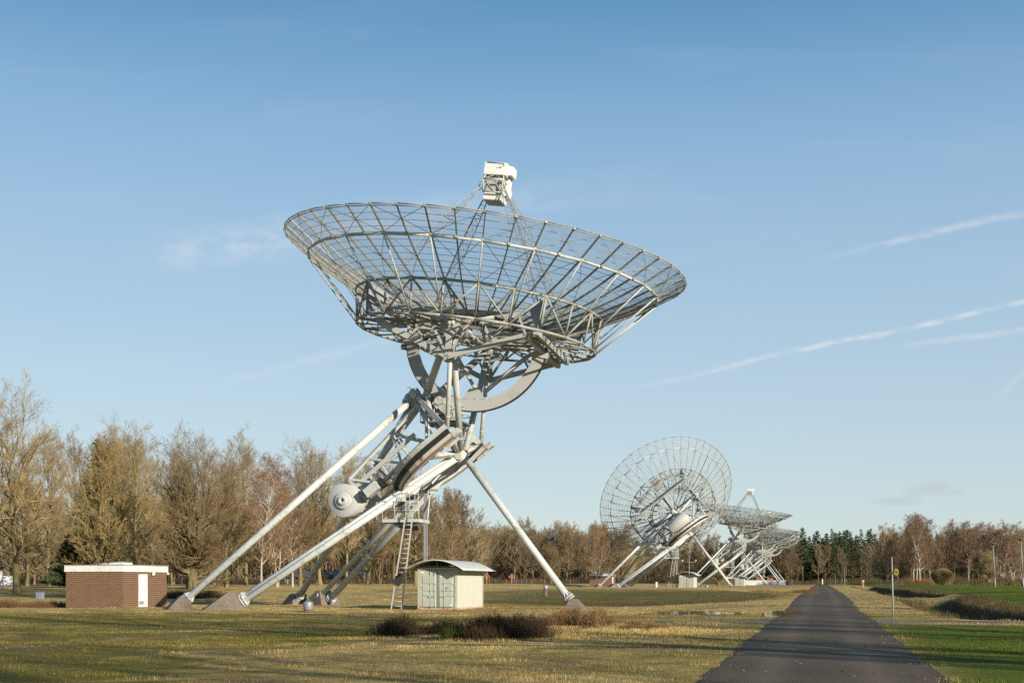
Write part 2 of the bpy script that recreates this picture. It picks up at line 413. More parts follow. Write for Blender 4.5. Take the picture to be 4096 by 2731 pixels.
PROTO = []          # (name, mesh, frame, parent index or None, label)
def part(name, mb, mat, frame='mount', parent=None, label=None):
    PROTO.append((name, mb.mesh(name, mat), frame, parent, label)); return len(PROTO) - 1
def flange(mb, p, d, r, n=12, t=.07):
    d = np.array(d, float); d /= np.linalg.norm(d); p = np.array(p, float)
    mb.tube(p, p + d * t, r, n=20); mb.tube(p + d * (t + .09), p + d * (2 * t + .09), r, n=20)
    u = np.cross(d, [0, 1, .1]); u /= np.linalg.norm(u); w = np.cross(d, u)
    for k in range(n):
        a = 2 * PI * k / n; o = (math.cos(a) * u + math.sin(a) * w)
        mb.tube(p + o * r * .88, p + o * r * .88 + d * (2 * t + .15), .03, n=5)
def gusset_leg(top, foot, r):
    mb = MB(); top = np.array(top, float); foot = np.array(foot, float); d = (top - foot) / np.linalg.norm(top - foot)
    mb.tube(foot + d * .28, top, r, n=20)
    flange(mb, foot, d, r + .15)
    u = np.cross(d, [0, 1, .1]); u /= np.linalg.norm(u); w = np.cross(d, u)
    for k in range(10):
        a = 2 * PI * k / 10; o = math.cos(a) * u + math.sin(a) * w; sd = np.cross(d, o)
        b = foot + d * .2
        mb.plate([b + o * r, b + o * (r + .16), b + o * r + d * .32], sd * .025)
    for f in (.33, .62):                                             # weld seams of the tube lengths
        c = foot + (top - foot) * f; mb.tube(c, c + d * .03, r + .004, n=20)
    return mb
def footing(c, half_l, half_w, h, base=-.45, skew=.45, ang=0.0):
    # a battered concrete block whose upper face leans towards its leg
    mb = MB(); hl, hw = half_l, half_w
    v = [(-hl, -hw, base), (hl, -hw, base), (hl, hw, base), (-hl, hw, base),
         (hl * skew - .3, -hw * .6, h), (hl * skew + .1, -hw * .6, h), (hl * skew + .1, hw * .6, h), (hl * skew - .3, hw * .6, h)]
    ca, sa = math.cos(ang), math.sin(ang)
    v = [(c[0] + x * ca - y * sa, c[1] + x * sa + y * ca, z) for x, y, z in v]
    mb.add(v, [np.array([[0, 3, 2, 1], [4, 5, 6, 7], [0, 1, 5, 4], [1, 2, 6, 5], [2, 3, 7, 6], [3, 0, 4, 7]])])
    return mb
def build_telescope():
    # -- legs and their concrete feet
    AN = AS + PV * 4.9
    legs = [((-5.0, -.25, 12.95), (-16.2, -8.2, .58), .22), ((-5.0, .25, 12.8), (-16.1, 8.3, .58), .22),
            ((-1.75, -.35, 9.4), (-13.2, -7.0, .42), .205), ((-1.93, -.14, 9.63), (-13.37, -6.82, .64), .16),
            ((-1.75, .35, 9.4), (-13.2, 7.0, .46), .22), ((-2.1, .35, 9.75), (-14.0, 7.0, .60), .17),
            ((-1.2, 0, 9.25), (5.35, 0, .56), .215)]
    for a, b, r in legs: part('leg', gusset_leg(a, b, r), M['tube'])
    def fdir(a, b): return math.atan2(a[1] - b[1], a[0] - b[0])
    for i in (0, 1):
        a, b, r = legs[i]; g = fdir(a, b)
        part('footing', footing((b[0] - .55 * math.cos(g), b[1] - .55 * math.sin(g)), 1.1, .9, .82, ang=g), M['concrete'])
    for i in (2, 4):
        a, b, r = legs[i]; g = fdir(a, b)
        part('footing', footing((b[0] - 1.25 * math.cos(g), b[1] - 1.25 * math.sin(g)), 1.65, 1.0, 1.05, ang=g), M['concrete'])
    a, b, r = legs[6]
    part('footing', footing((b[0] + .5, b[1]), .85, .8, .62, ang=PI), M['concrete'])
    # -- bearing heads at both ends of the polar axis
    for c, rr, ln in ((AS + PV * 4.75, .40, .9), (AS - PV * .15, .42, .9)):
        mb = MB(); mb.lathe([(0, -ln / 2), (rr * .8, -ln / 2), (rr, -ln / 2 + .1), (rr, ln / 2 - .1), (rr * .8, ln / 2), (0, ln / 2)], c, PV, QV, (0, 1, 0), 24)
        for s in (-1, 1): mb.tube(c, c + np.array([0, s * .65, 0]), .22, n=14)
        part('bearing_head', mb, M['steel'])
    mb = MB(); mb.lathe([(0, .42), (.16, .40), (.28, .30), (.36, .12), (.38, 0), (.38, -.25), (0, -.25)], (-5.0, 0, 13.2), (0, 0, 1), (1, 0, 0), (0, 1, 0), 20)
    for k in range(8):
        a = k * PI / 4; mb.box((-5.0 + .42 * math.cos(a), .42 * math.sin(a), 12.95), (.1, .1, .5), Matrix.Rotation(a, 3, 'Z'))
    part('bearing_cap', mb, M['steel'])
    mb = MB(); mb.tube((-4.62, 0, 13.5), (-4.9, 0, 13.85), .09, n=8); mb.poly([(-4.9, 0, 13.85), (-5.02, 0, 14.0), (-5.1, 0, 13.98), (-5.12, 0, 13.9)], .02, 5)
    part('anemometer', mb, M['dark'])
    # -- cable bundle from the south bearing down the leg
    mb = MB()
    for k in range(4):
        o = np.array([.05 * k, -.32 - .04 * k, -.07 * k])
        pts = [np.array([-.1, -.3, 10.3]), np.array([-.95, -.42, 9.45]), np.array([-1.75, -.75, 8.6]), np.array([-3.4, -1.7, 7.35]), np.array([-4.4, -2.25, 6.75])]
        mb.poly([q + o * .6 for q in pts], .024, 6)
    part('cable_bundle', mb, M['black'])
    # -- platform under the hour-angle drive, ladder, cable mast
    mb = MB(); out = []
    for t in range(9): a = PI / 2 + t * PI / 8; out.append((-6.0 + .75 * math.cos(a) * .6, -1.7 + .9 * math.sin(a) * -1, 5.42))
    out = [(-3.55, -2.6, 5.42), (-5.9, -2.6, 5.42), (-6.35, -2.35, 5.42), (-6.55, -1.9, 5.42), (-6.55, -.4, 5.42), (-3.55, -.4, 5.42)]
    mb.plate(out, (0, 0, .2)); mb.plate([(-3.7, -2.3, 5.25), (-5.2, -2.3, 5.25), (-4.7, -1.5, 5.0), (-3.9, -1.5, 5.0)], (0, 0, .3), 1)
    for a, b in (((-6.3, -1.2, 5.5), (-5.6, -.2, 7.0)), ((-3.65, -.5, 5.5), (-3.9, .9, 7.9)), ((-5.2, -.4, 5.5), (-5.2, .9, 7.0))): mb.tube(a, b, .05, n=8)
    mb.box((-5.4, -1.3, 6.6), (.9, .8, .8)); mb.box((-4.9, -1.5, 6.3), (.5, .5, .7), None, 1); mb.tube((-5.5, -2.1, 6.9), (-5.5, -1.2, 6.9), .25, n=14, mat=1)
    mb.box((-6.75, -2.0, 7.4), (.95, .7, .55), Matrix.Rotation(R(-38), 3, 'Y')); mb.box((-6.4, -1.6, 7.75), (.55, .5, .6), Matrix.Rotation(R(-38), 3, 'Y'), 1)
    pl = part('platform', mb, [M['steel'], M['dark']])
    mb = MB(); rim = [(-3.55, -2.6), (-5.9, -2.6), (-6.35, -2.35), (-6.55, -1.9), (-6.55, -.4)]
    for z in (6.05, 6.6): mb.poly([(x, y, z) for x, y in rim], .025, 6)
    for i in range(4):
        for f in ((0, .33, .66) if i == 0 else (0,)):
            x = rim[i][0] + f * (rim[i + 1][0] - rim[i][0]); y = rim[i][1] + f * (rim[i + 1][1] - rim[i][1])
            mb.tube((x, y, 5.5), (x, y, 6.6), .028, n=6)
    for z in (6.0, 6.5, 7.0, 7.5):                                   # hoops of the ladder cage
        mb.poly([(-3.95 + .42 * math.cos(R(t)), -2.75 + .42 * math.sin(R(t)), z) for t in range(160, 385, 25)], .02, 5)
    for t in (180, 225, 270, 315, 360): mb.tube((-3.95 + .42 * math.cos(R(t)), -2.75 + .42 * math.sin(R(t)), 5.6), (-3.95 + .42 * math.cos(R(t)), -2.75 + .42 * math.sin(R(t)), 7.6), .018, n=5)
    part('railing', mb, M['rail'], parent=pl)
    mb = MB(); b0 = np.array([-4.85, -3.05, -.1]); b1 = np.array([-3.9, -3.0, 6.6])
    wv = np.array([.33, 0, 0])
    for s in (-1, 1): mb.beam(b0 + wv * s * 1.02, b1 + wv * s * .62, .07, .05, (0, 1, 0))
    for k in range(1, 23):
        f = k / 23.; c = b0 + (b1 - b0) * f; w2 = wv * (1.02 - .4 * f); mb.tube(c - w2, c + w2, .022, n=6)
    ld = part('ladder', mb, M['rail'])
    mb = MB(); mb.box((-4.72, -3.14, 1.72), (.5, .04, .5), Matrix.Rotation(R(35), 3, 'Y')); part('ladder_guard', mb, M['black'], parent=ld)
    mb = MB(); mb.box((-4.07, .3, 3.7), (.16, .1, 7.6)); mb.box((-3.93, .3, 3.7), (.05, .06, 7.6)); mb.box((-3.7, .1, 7.45), (1.1, .12, .12))
    part('cable_mast', mb, M['galv'])
    # -- rotating frame on the polar axis
    HN, HF = pol(5.41, -4.3, 5.03), pol(5.41, 4.3, 5.03)
    mb = MB(); mb.tube(pol(-.5, 0, 0), pol(5.1, 0, 0), .2, n=14)
    for s in (-1, 1):
        e1 = pol(.45, 3.8 * s, .95); a = pol(4.5, .35 * s, .1)
        for off in (-.17, .17): mb.beam(a + pol(off, 0, 0), e1 + pol(off + .25, 0, 0), .14, .28, (0, .3, 1))
        mb.tube(e1 + pol(.1, -.3 * s, 0), pol(.1, .35 * s, .05), .15, n=12)
        mb.beam(pol(.1, .3 * s, 0), pol(.6, 3.6 * s, -1.6), .3, .3, (0, 1, 0))
        mb.tube(pol(3.3, 1.35 * s, .3), pol(.6, 3.7 * s, -.8), .1, n=8)
        mb.plate([pol(5.0, .2 * s, .25), pol(4.2, .2 * s, .55), pol(3.4, .2 * s, -.2), pol(4.4, .2 * s, -.6)], pol(0, .12, 0))
        mb.tube(pol(4.1, .5 * s, -.1), pol(2.0, 1.8 * s, -.3), .12, n=10)
    mb.tube(pol(5.0, -1.0, 1.6) * [.3, 1, .6], pol(2.5, -1.9, .35), .13, n=10)
    part('polar_frame', mb, M['steel'], 'polar')
    for h, s in ((HN, -1), (HF, 1)):
        for a, r, nm in ((pol(4.1, .55 * s, .45), .23, 'fork_arm'), (pol(.1, .5 * s, .35), .195, 'fork_arm'), (pol(.7, 3.85 * s, .95), .14, 'fork_arm')):
            mb = MB(); hh = np.array(h); d = (a - hh) / np.linalg.norm(a - hh)
            mb.tube(hh + d * .25, a, r, n=18)
            for f in (.86,): mb.tube(a - d * .8, a - d * .74, r + .03, n=18)
            part(nm, mb, M['steel'], 'polar')
        mb = MB(); ax = np.array([1., 0, 0]) * s
        h = h + ax * .42; mb.lathe([(0, -.85), (.30, -.85), (.30, .05), (.36, .1), (.36, .2), (.22, .22), (.22, .36), (.1, .38), (.1, .44), (0, .44)], h, ax, (0, 1, 0), (0, 0, 1), 20)
        for k in range(10):
            a = k * 2 * PI / 10; mb.tube(h + np.array([.05 * s, .31 * math.cos(a), .31 * math.sin(a)]), h + np.array([.22 * s, .31 * math.cos(a), .31 * math.sin(a)]), .035, n=6)
        part('declination_bearing', mb, M['steel'], 'polar')
    # -- hour-angle gear: a U-shaped rack in the plane square to the polar axis
    def upath(r):
        P = [(-r, 1.05), (-r, .3)]
        for t in range(0, 181, 10): P.append((-r * math.cos(R(t)), -.45 - r * math.sin(R(t))))
        return P + [(r, .3), (r, 1.05)]
    def usweep(r, prof, mat):
        pts = upath(r); path = []
        for i, (y, q) in enumerate(pts):
            a = np.array(pts[max(i - 1, 0)]); b = np.array(pts[min(i + 1, len(pts) - 1)]); t = (b - a) / np.linalg.norm(b - a)
            nrm = np.array([t[1], -t[0]])                            # outward
            if np.dot(nrm, np.array([y, q + .45])) < 0: nrm = -nrm
            path.append((pol(.55, y, q), pol(0, nrm[0], nrm[1]), pol(1, 0, 0)))
        mb = MB(); mb.sweep(path, prof, smooth=False); return mb
    ga = usweep(3.8, [(-.22, -.5), (.22, -.5), (.22, .5), (-.22, .5)], 0)
    gear = part('hour_angle_gear', ga, M['rusty'], 'polar')
    mb = usweep(3.8, [(.225, -.16), (.27, -.16), (.27, .16), (.225, .16)], 0)
    path = upath(4.1)
    for i in range(len(path) - 1):
        a = np.array(path[i]); b = np.array(path[i + 1]); L = np.linalg.norm(b - a); nt = int(L / .09)
        for k in range(nt):
            c = a + (b - a) * (k + .5) / nt; t = (b - a) / L; nrm = np.array([t[1], -t[0]])
            mb.beam(pol(.4, c[0], c[1]), pol(.7, c[0], c[1]), .045, .05, pol(0, t[0], t[1]))
    part('gear_rack', mb, M['rack'], 'polar', gear)
    for s in (-1, 1):
        mb = MB()
        mb.box(pol(.2, 3.8 * s, 1.3), (.5, .35, .5)); mb.beam(pol(-.05, 3.55 * s, .2), pol(.0, 3.5 * s, 1.2), .2, .2)
        part('gear_end_stop', mb, M['steel'], 'polar', gear)
    mb = usweep(3.8, [(.1, -.52), (.235, -.52), (.235, -.40), (.1, -.505)], 0); part('gear_flange', mb, M['rust'], 'polar', gear)
    # -- counterweight and its lattice boom
    mb = MB()
    U = {(i, s): None for i in range(4) for s in (-1, 1)}; Lc = {}
    for s in (-1, 1):
        for i, f in enumerate((0, .38, .72, 1.0)):
            U[i, s] = pol(4.15 + (3.0 - 4.15) * f, (.25 + 1.05 * f) * s, -.2 - 6.2 * f)
            Lc[i, s] = pol(1.6 - .3 * f, (1.9 - .6 * f) * s, -.9 - 5.4 * f)
        for i in range(3):
            mb.beam(U[i, s], U[i + 1, s], .16, .24); mb.beam(Lc[i, s], Lc[i + 1, s], .2, .2)
        for i in range(1, 4): mb.beam(U[i, s], Lc[i, s], .11, .13)
        for i in range(3): mb.beam(Lc[i, s], U[i + 1, s] if i % 2 else U[i + 1, s], .12, .14)
    for i in range(1, 4):
        mb.tube(U[i, -1], U[i, 1], .12, n=10); mb.tube(Lc[i, -1], Lc[i, 1], .11, n=10)
        if i < 3: mb.tube(U[i, -1], Lc[i, 1], .07, n=8)
    mb.beam(pol(2.4, -1.7, -1.2), pol(2.35, -1.2, -6.4), .12, .26, (0, 1, 0))
    part('counterweight_boom', mb, M['steel'], 'polar')
    mb = MB(); c = pol(2.0, 0, -7.35)
    mb.lathe([(0, -1.75), (1.03, -1.75), (1.05, -1.73), (1.05, 1.73), (1.03, 1.75), (0, 1.75)], c, (1, 0, 0), (0, 1, 0), (0, 0, 1), 48)
    mb.plate([c + np.array([0, -.95, .2]), c + np.array([0, .7, .6]), c + np.array([0, .5, 1.45]), c + np.array([0, -.8, 1.35])], (1.6, 0, 0))
    cw = part('counterweight', mb, M['drum'], 'polar')
    mb = MB(); mb.lathe([(.54, -1.7), (.54, -1.88), (.52, -1.9), (.30, -1.9), (.28, -1.91), (.28, -2.02), (.26, -2.04), (.09, -2.04), (.09, -1.9)], c, (1, 0, 0), (0, 1, 0), (0, 0, 1), 36)
    mb.lathe([(.60, -1.752), (.60, -1.765), (.62, -1.765), (.62, -1.752)], c, (1, 0, 0), (0, 1, 0), (0, 0, 1), 36)
    for k in range(6): a = k * PI / 3; mb.tube(c + np.array([-2.0, .19 * math.cos(a), .19 * math.sin(a)]), c + np.array([-2.06, .19 * math.cos(a), .19 * math.sin(a)]), .025, n=6)
    part('counterweight_disc', mb, M['drum'], 'polar', cw)
    # -- declination drive box and its platform (they turn with the polar frame)
    def m2p(v): r = np.array(v, float) - AS; return np.array([r[1], r @ PV, r @ QV])
    mb = MB()
    for c, sz in (((-2.75, -.1, 12.75), (.9, .9, .55)), ((-2.2, -.45, 12.3), (.5, .4, .7)), ((-2.9, -.5, 12.85), (.5, .35, .65)), ((-1.75, -.4, 12.05), (.45, .4, .6)), ((-3.1, .2, 12.4), (.6, .8, .5))):
        mb.box(m2p(c), (sz[1], sz[0], sz[2]))
    mb.tube(m2p((-2.85, -.72, 12.95)), m2p((-2.85, -.55, 12.95)), .3, n=16); mb.tube(m2p((-2.1, -.75, 12.1)), m2p((-2.1, -.4, 12.1)), .2, n=12)
    for a, b in (((-2.6, .3, 12.4), (-3.6, .3, 12.0)), ((-2.6, -.3, 12.4), (-3.5, -.3, 11.9)), ((-2, .3, 12.2), (-1.9, .8, 10.2))): mb.tube(m2p(a), m2p(b), .1, n=8)
    part('declination_drive', mb, M['steel'], 'polar')
    mb = MB(); cs = [m2p(v) for v in ((-3.9, -1.2, 11.6), (-1.3, -1.2, 11.6), (-1.3, 1.3, 11.6), (-3.9, 1.3, 11.6))]
    mb.plate(cs, m2p((0, 0, .1)) - m2p((0, 0, 0))); 
    for a, b in (((-3.5, -1, 11.5), (-3.2, -.6, 10.6)), ((-1.6, -1, 11.5), (-1.7, -.3, 10.2)), ((-1.6, 1, 11.5), (-1.7, .3, 10.2))): mb.tube(m2p(a), m2p(b), .07, n=8)
    dp = part('drive_platform', mb, M['dark'], 'polar')
    mb = MB()
    for z in (12.1, 12.65):
        mb.poly([m2p((x, y, z)) for x, y in ((-3.9, -1.2), (-1.3, -1.2), (-1.3, 1.3), (-3.9, 1.3))], .022, 5, True)
    for x in (-3.9, -3.0, -2.1, -1.3):
        for y in (-1.2, 1.3): mb.tube(m2p((x, y, 11.6)), m2p((x, y, 12.65)), .025, n=5)
    part('railing', mb, M['rail'], 'polar', dp)

    # -- the dish: 48 ribs on a paraboloid of 25 m
    NR = 48
    mb = MB(); V = []; F = []; rr = [.9, 2, 3, 4, 5, 6, 7, 7.76, 8.6, 9.4, 10.2, 10.95, 11.7, 12.45]
    for r in rr:
        for k in range(NR): V.append(rp(r, k * 7.5, dz(r) + .09))
    for i in range(len(rr) - 1):
        for k in range(NR): F.append([i * NR + k, i * NR + (k + 1) % NR, (i + 1) * NR + (k + 1) % NR, (i + 1) * NR + k])
    mb.add(V, np.array(F)); dish = part('dish', mb, M['wiremesh'], 'dish')
    for k in range(NR):
        mb = MB(); rs = [1.0 if k % 4 == 0 else (2.6 if k % 2 == 0 else 4.4), 4.4, 6, 7.76, 9.4, 10.95, 12.5]; rs = sorted(set(rs))
        for a, b in zip(rs[:-1], rs[1:]): mb.beam(rp(a, k * 7.5), rp(b, k * 7.5), .064, .10, rp(1, k * 7.5, 0))
        for r in (7.76, 10.95): mb.box(rp(r, k * 7.5, dz(r) - .09), (.15, .15, .13), Matrix.Rotation(R(k * 7.5), 3, 'Z'))
        mb.box(rp(12.5, k * 7.5, dz(12.5) + .0), (.10, .13, .13), Matrix.Rotation(R(k * 7.5), 3, 'Z'))
        part('rib', mb, M['dishsteel'], 'dish', dish)
    def ring(r, z, rad, n=48, t0=0): 
        mb = MB(); mb.poly([rp(r, t0 + k * 360. / n, z) for k in range(n)], rad, 10, True); return mb
    mb = ring(12.5, 4.70, .032); mb.poly([rp(12.42, k * 7.5, 4.60) for k in range(48)], .028, 8, True)
    part('rim', mb, M['dishsteel'], 'dish', dish)
    part('support_ring', ring(10.947, 3.50, .08, 24), M['steel'], 'dish', dish)
    part('support_ring', ring(7.764, 1.86, .09, 24), M['dishsteel'], 'dish', dish)
    part('support_ring', ring(7.51, -.095, .085, 24), M['dishsteel'], 'dish', dish)
    part('support_ring', ring(4.4, .62, .09, 24), M['dishsteel'], 'dish', dish)
    part('support_ring', ring(4.3, .10, .08, 24), M['dishsteel'], 'dish', dish)
    for k in range(24):
        mb = MB(); t = k * 15.
        mb.tube(rp(10.95, t, 3.46), rp(7.55, t, -.02), .046, n=8)
        part('strut', mb, M['steel'], 'dish', dish)
    mb = MB()
    segs = []
    def S(a, b, r): segs.append([*a, *b, r, r])
    for k in range(24):
        t = k * 15.
        S(rp(7.764, t, 1.86), rp(7.51, t, -.095), .06)
        if k % 2 == 0:
            S(rp(7.51, t, -.095), rp(7.764, t + 15, 1.86), .06); S(rp(7.51, t, -.095), rp(7.764, t - 15, 1.86), .06)
            S(rp(7.51, t, -.095), rp(4.35, t, .35), .08)
            S(rp(7.764, t, 1.86), rp(4.3, t + 15, .1), .065); S(rp(7.764, t, 1.86), rp(4.3, t - 15, .1), .065)
            S(rp(7.51, t, -.1), rp(4.3, t + 15, .1), .055); S(rp(7.51, t, -.1), rp(4.3, t - 15, .1), .055)
            S(rp(4.4, t, .62), rp(1.2, t, .25), .06)
        else:
            S(rp(4.4, t, .62), rp(4.3, t, .1), .06); S(rp(7.764, t, 1.86), rp(4.4, t, .62), .07)
            S(rp(7.51, t, -.1), rp(4.3, t, .1), .05)
    for t in (20, 65, 110, 155, 200, 245, 290, 335): S(rp(4.3, t, .1), rp(1.0, t + 30, -.25), .09)
    mb.tubes(segs, 8, True); part('backing_truss', mb, M['dishsteel'], 'dish', dish)
    segs = []
    for rlist in (np.arange(11.25, 12.4, .39), np.arange(8.2, 10.9, .45), np.arange(1.6, 7.6, .62)):
        for r in rlist:
            P = [rp(r, k * 7.5) for k in range(48)]
            for k in range(48): S(P[k], P[(k + 1) % 48], .0135)
    mb = MB(); mb.tubes(segs, 4); part('purlins', mb, M['dishsteel'], 'dish', dish)
    segs = []
    for k in range(24):
        t = k * 15.
        for (r0, r1, rm) in ((7.764, 10.947, 9.3), (10.947, 12.5, 11.72)):
            mid = rp(rm, t + 7.5, dz(rm) - .03)
            for tt in (t, t + 15): S(rp(r1, tt, dz(r1) - .05), mid, .017); S(rp(r0, tt, dz(r0) - .05), mid, .017)
    mb = MB(); mb.tubes(segs, 5); part('brace_rods', mb, M['dishsteel'], 'dish', dish)
    # cradle: two V frames on the declination axis tied by cross beams, with the gear arc between
    mb = MB()
    for s in (-1, 1):
        y = 4.7 * s; hb = np.array([-.26, y, -.02]); bot = np.array([-.17, y, -1.98]); l = np.array([-4.65, y, -.36]); r_ = np.array([4.4, y, -.36])
        for a, b in ((bot, l), (bot, r_)): mb.beam(a, b, .14, .34, (0, 0, 1))
        mb.beam(bot, hb, .22, .36, (1, 0, 0))
        for a, b in ((bot, np.array([-1.75, y, .35])), (bot, np.array([1.0, y, .35])), (l * [.55, 1, 1] + [0, 0, -.55], np.array([-1.2, y, .9])), (l * [.55, 1, 1] + [0, 0, -.55], np.array([-3.6, y, .9])),
                     (r_ * [.55, 1, 1] + [0, 0, -.55], np.array([1.2, y, .9])), (r_ * [.55, 1, 1] + [0, 0, -.55], np.array([3.3, y, .9])), (l, np.array([-4.4, y, .55])), (r_, np.array([3.9, y, .6]))):
            mb.beam(a, b, .12, .24, (0, 1, 0))
        mb.beam((-4.6, y, .62), (4.0, y, .75), .16, .3, (0, 0, 1))
        mb.plate([hb + np.array(v) for v in ((-.55, 0, .4), (.5, 0, .4), (.62, 0, -.2), (.2, 0, -.85), (-.2, 0, -.85), (-.62, 0, -.2))], (0, .2, 0))
        for xx in (-1, 1): mb.tube(hb, np.array([hb[0] + xx * 2.6, y, .55]), .13, n=10)
        mb.tube(hb, np.array([.3, 6.6 * s, 1.2]), .13, n=10)
    for x, z in ((-4.65, -.36), (4.4, -.36), (4.95, -.1), (-4.3, .55)): mb.beam((x, -4.7, z), (x, 4.7, z - .2 * (x > 0)), .3, .3, (0, 0, 1))
    for s in (-1, 1): mb.beam((4.4, 4.5 * s, -.4), (4.95, 1.5 * s, -.2), .2, .25)
    mb.tube((-.32, -4.6, 0), (-.32, 4.6, 0), .20, n=16)
    for a, b in (((-4.6, -4.5, -.3), (-.4, 0, .3)), ((-4.6, 4.5, -.3), (-.4, 0, .3)), ((4.4, -4.5, -.3), (.4, 0, .3)), ((4.4, 4.5, -.3), (.4, 0, .3))): mb.beam(a, b, .13, .2)
    part('cradle', mb, M['gear'], 'dish')
    path = []
    for k in range(0, 49):
        t = R(180 - 4 + k * (188.) / 48); path.append((np.array([.06, 0, 0]), np.array([math.cos(t), 0, math.sin(t)]), np.array([0, 1., 0])))
    mb = MB(); mb.sweep(path, [(3.88, -.17), (4.58, -.17), (4.58, -.12), (4.5, -.12), (4.5, .12), (4.58, .12), (4.58, .17), (3.88, .17)])
    for t0, in ((272,),): 
        mb.plate([np.array([.06 + r * math.cos(R(t)), -.14, r * math.sin(R(t))]) for r, t in ((3.9, 264), (3.9, 286), (3.25, 281), (3.2, 270))], (0, .1, 0))
    ga = part('declination_gear', mb, M['gear'], 'dish')
    mb = MB(); mb.sweep(path[2:-2], [(4.581, -.13), (4.64, -.13), (4.64, .13), (4.581, .13)]); part('gear_rack', mb, M['rack'], 'dish', ga)
    mb = MB()
    for a in (R(188), R(352)):
        c = np.array([.06 + 4.2 * math.cos(a), 0, 4.2 * math.sin(a)]); mb.box(c, (1.1, .5, .5), Matrix.Rotation(-a, 3, 'Y'))
        mb.box(c + np.array([math.cos(a), 0, math.sin(a)]) * .55 + np.array([0, 0, -.35]), (.3, .35, .3), None, 1)
    mb.tube((.5, -.1, -3.3), (-1.8, -.05, -.3), .11, n=10); mb.tube((1.0, -.1, -3.35), (4.0, -.05, -.3), .14, n=10)
    part('gear_bracket', mb, [M['steel'], M['dark']], 'dish', ga)
    # feed legs: four lattice masts to the receiver cabin at the focus
    for t in (45, 135, 225, 315):
        mb = MB(); segs = []; d = rp(1, t, 0); sd = np.array([-d[1], d[0], 0])
        foot = d * 6.7 + np.array([0, 0, dz(6.7) + .1]); top = d * .98 + np.array([0, 0, 9.05])
        ax = (top - foot) / np.linalg.norm(top - foot); outw = np.cross(sd, ax); outw *= np.sign(outw @ d)
        mb.plate([rp(7.74, t, 1.8), rp(6.2, t, dz(6.2)), rp(6.9, t, .4), rp(7.45, t, -.05)], sd * .26)
        ch = [sd * .27, -sd * .27, outw * .42]
        N = 13
        def node(j, f): 
            w_ = .45 + .75 * math.sin(PI * min(max(f, .0), 1)) ** .7
            return foot + (top - foot) * f + ch[j] * w_
        for i in range(N):
            f0, f1 = i / N, (i + 1) / N
            for j in range(3):
                S(node(j, f0), node(j, f1), .027); a, b = (j, (j + 1) % 3) if i % 2 else ((j + 1) % 3, j); S(node(a, f0), node(b, f1), .012)
                S(node(j, f1), node((j + 1) % 3, f1), .012)
        mb.tubes(segs, 6); part('feed_leg', mb, M['galv'] if t != 135 else M['dark'], 'dish')
    # receiver cabin
    mb = MB()
    mb.box((.05, 0, 10.33), (1.42, 1.55, .74)); mb.box((.86, .12, 10.36), (.38, .95, .56)); mb.box((.62, .38, 9.72), (.36, .7, 1.6))
    mb.box((.03, .05, 8.68), (1.15, 1.35, .42)); mb.box((.68, .55, 9.05), (.34, .5, .42))
    rc = part('receiver_cabin', mb, M['white'], 'dish')
    mb = MB(); mb.box((.03, 0, 9.4), (.98, 1.15, 1.12)); mb.box((.03, .05, 8.45), (1.10, 1.30, .04)); part('receiver_housing', mb, M['gear'], 'dish', rc)
    mb = MB(); segs = []
    T = lambda sx, sy: np.array([.05 + sx * .56, sy * .70, 9.97]); Md = lambda sx, sy: np.array([.04 + sx * .64, sy * .92, 9.62]); Bt = lambda sx, sy: np.array([.04 + sx * .58, sy * .80, 8.88])
    cs = ((-1, -1), (1, -1), (1, 1), (-1, 1))
    for k in range(4):
        a, b = cs[k], cs[(k + 1) % 4]; mt_ = (Md(*a) + Md(*b)) / 2; tm = (T(*a) + T(*b)) / 2; bm = (Bt(*a) + Bt(*b)) / 2
        S(T(*a), Md(*a), .045); S(Md(*a), Bt(*a), .05); S(Md(*a), Md(*b), .05); S(Bt(*a), Bt(*b), .045)
        S(tm, Md(*a), .026); S(tm, Md(*b), .026); S(mt_, Bt(*a), .026); S(mt_, Bt(*b), .026); S(Md(*a), np.array([a[0] * .84, a[1] * .84, 9.15]), .05)
    mb.tubes(segs, 6, True); part('receiver_frame', mb, M['steel'], 'dish', rc)
    mb = MB(); mb.tube((-.5, -.8, 10.68), (.52, -.8, 10.66), .026); mb.tube((.52, -.8, 10.66), (.6, -.8, 10.54), .022); mb.tube((.56, -.79, 10.52), (.1, -.79, 10.34), .012); mb.box((.36, -.78, 10.4), (.09, .03, .08))
    part('handrail', mb, M['galv'], 'dish', rc)
build_telescope()

TEL = []
def place_telescope(e, z, ha, label, dn=0):
    x, y = ne(-20.373 + dn, e); root = thing('radio_telescope', x, y, z, -YAW, label, 'radio telescope', 'radio telescopes along the road')
    rot = Matrix.Translation(Vector(AS)) @ Matrix.Rotation(ha, 4, Vector(PV)) @ Matrix.Translation(-Vector(AS))
    made = []
    for i, (name, me, frame, par, lab) in enumerate(PROTO):
        base = {'mount': Matrix.Identity(4), 'polar': rot @ M_POL, 'dish': rot @ M_DISH}[frame]
        if par is not None: o = link(name, me, made[par], Matrix.Identity(4))
        else: o = link(name, me, root, base)
        made.append(o)
    TEL.append(root); return root
place_telescope(76.136, 0, 0, 'largest and nearest radio telescope, its wire dish tipped up at the sky')
place_telescope(76.136 + 142.6, .44, PI / 2, 'radio telescope whose round wire dish is turned on edge, showing its back')
place_telescope(76.136 + 285.2, .62, 0, 'radio telescope just behind the one turned on edge, white cabin above its tipped dish')
place_telescope(76.136 + 405, .75, 0, 'small distant radio telescope, first of the three standing close together')
place_telescope(76.136 + 433, .78, 0, 'small distant radio telescope, middle of the three standing close together')
place_telescope(76.136 + 484, .8, 0, 'farthest radio telescope, last of the three standing close together')

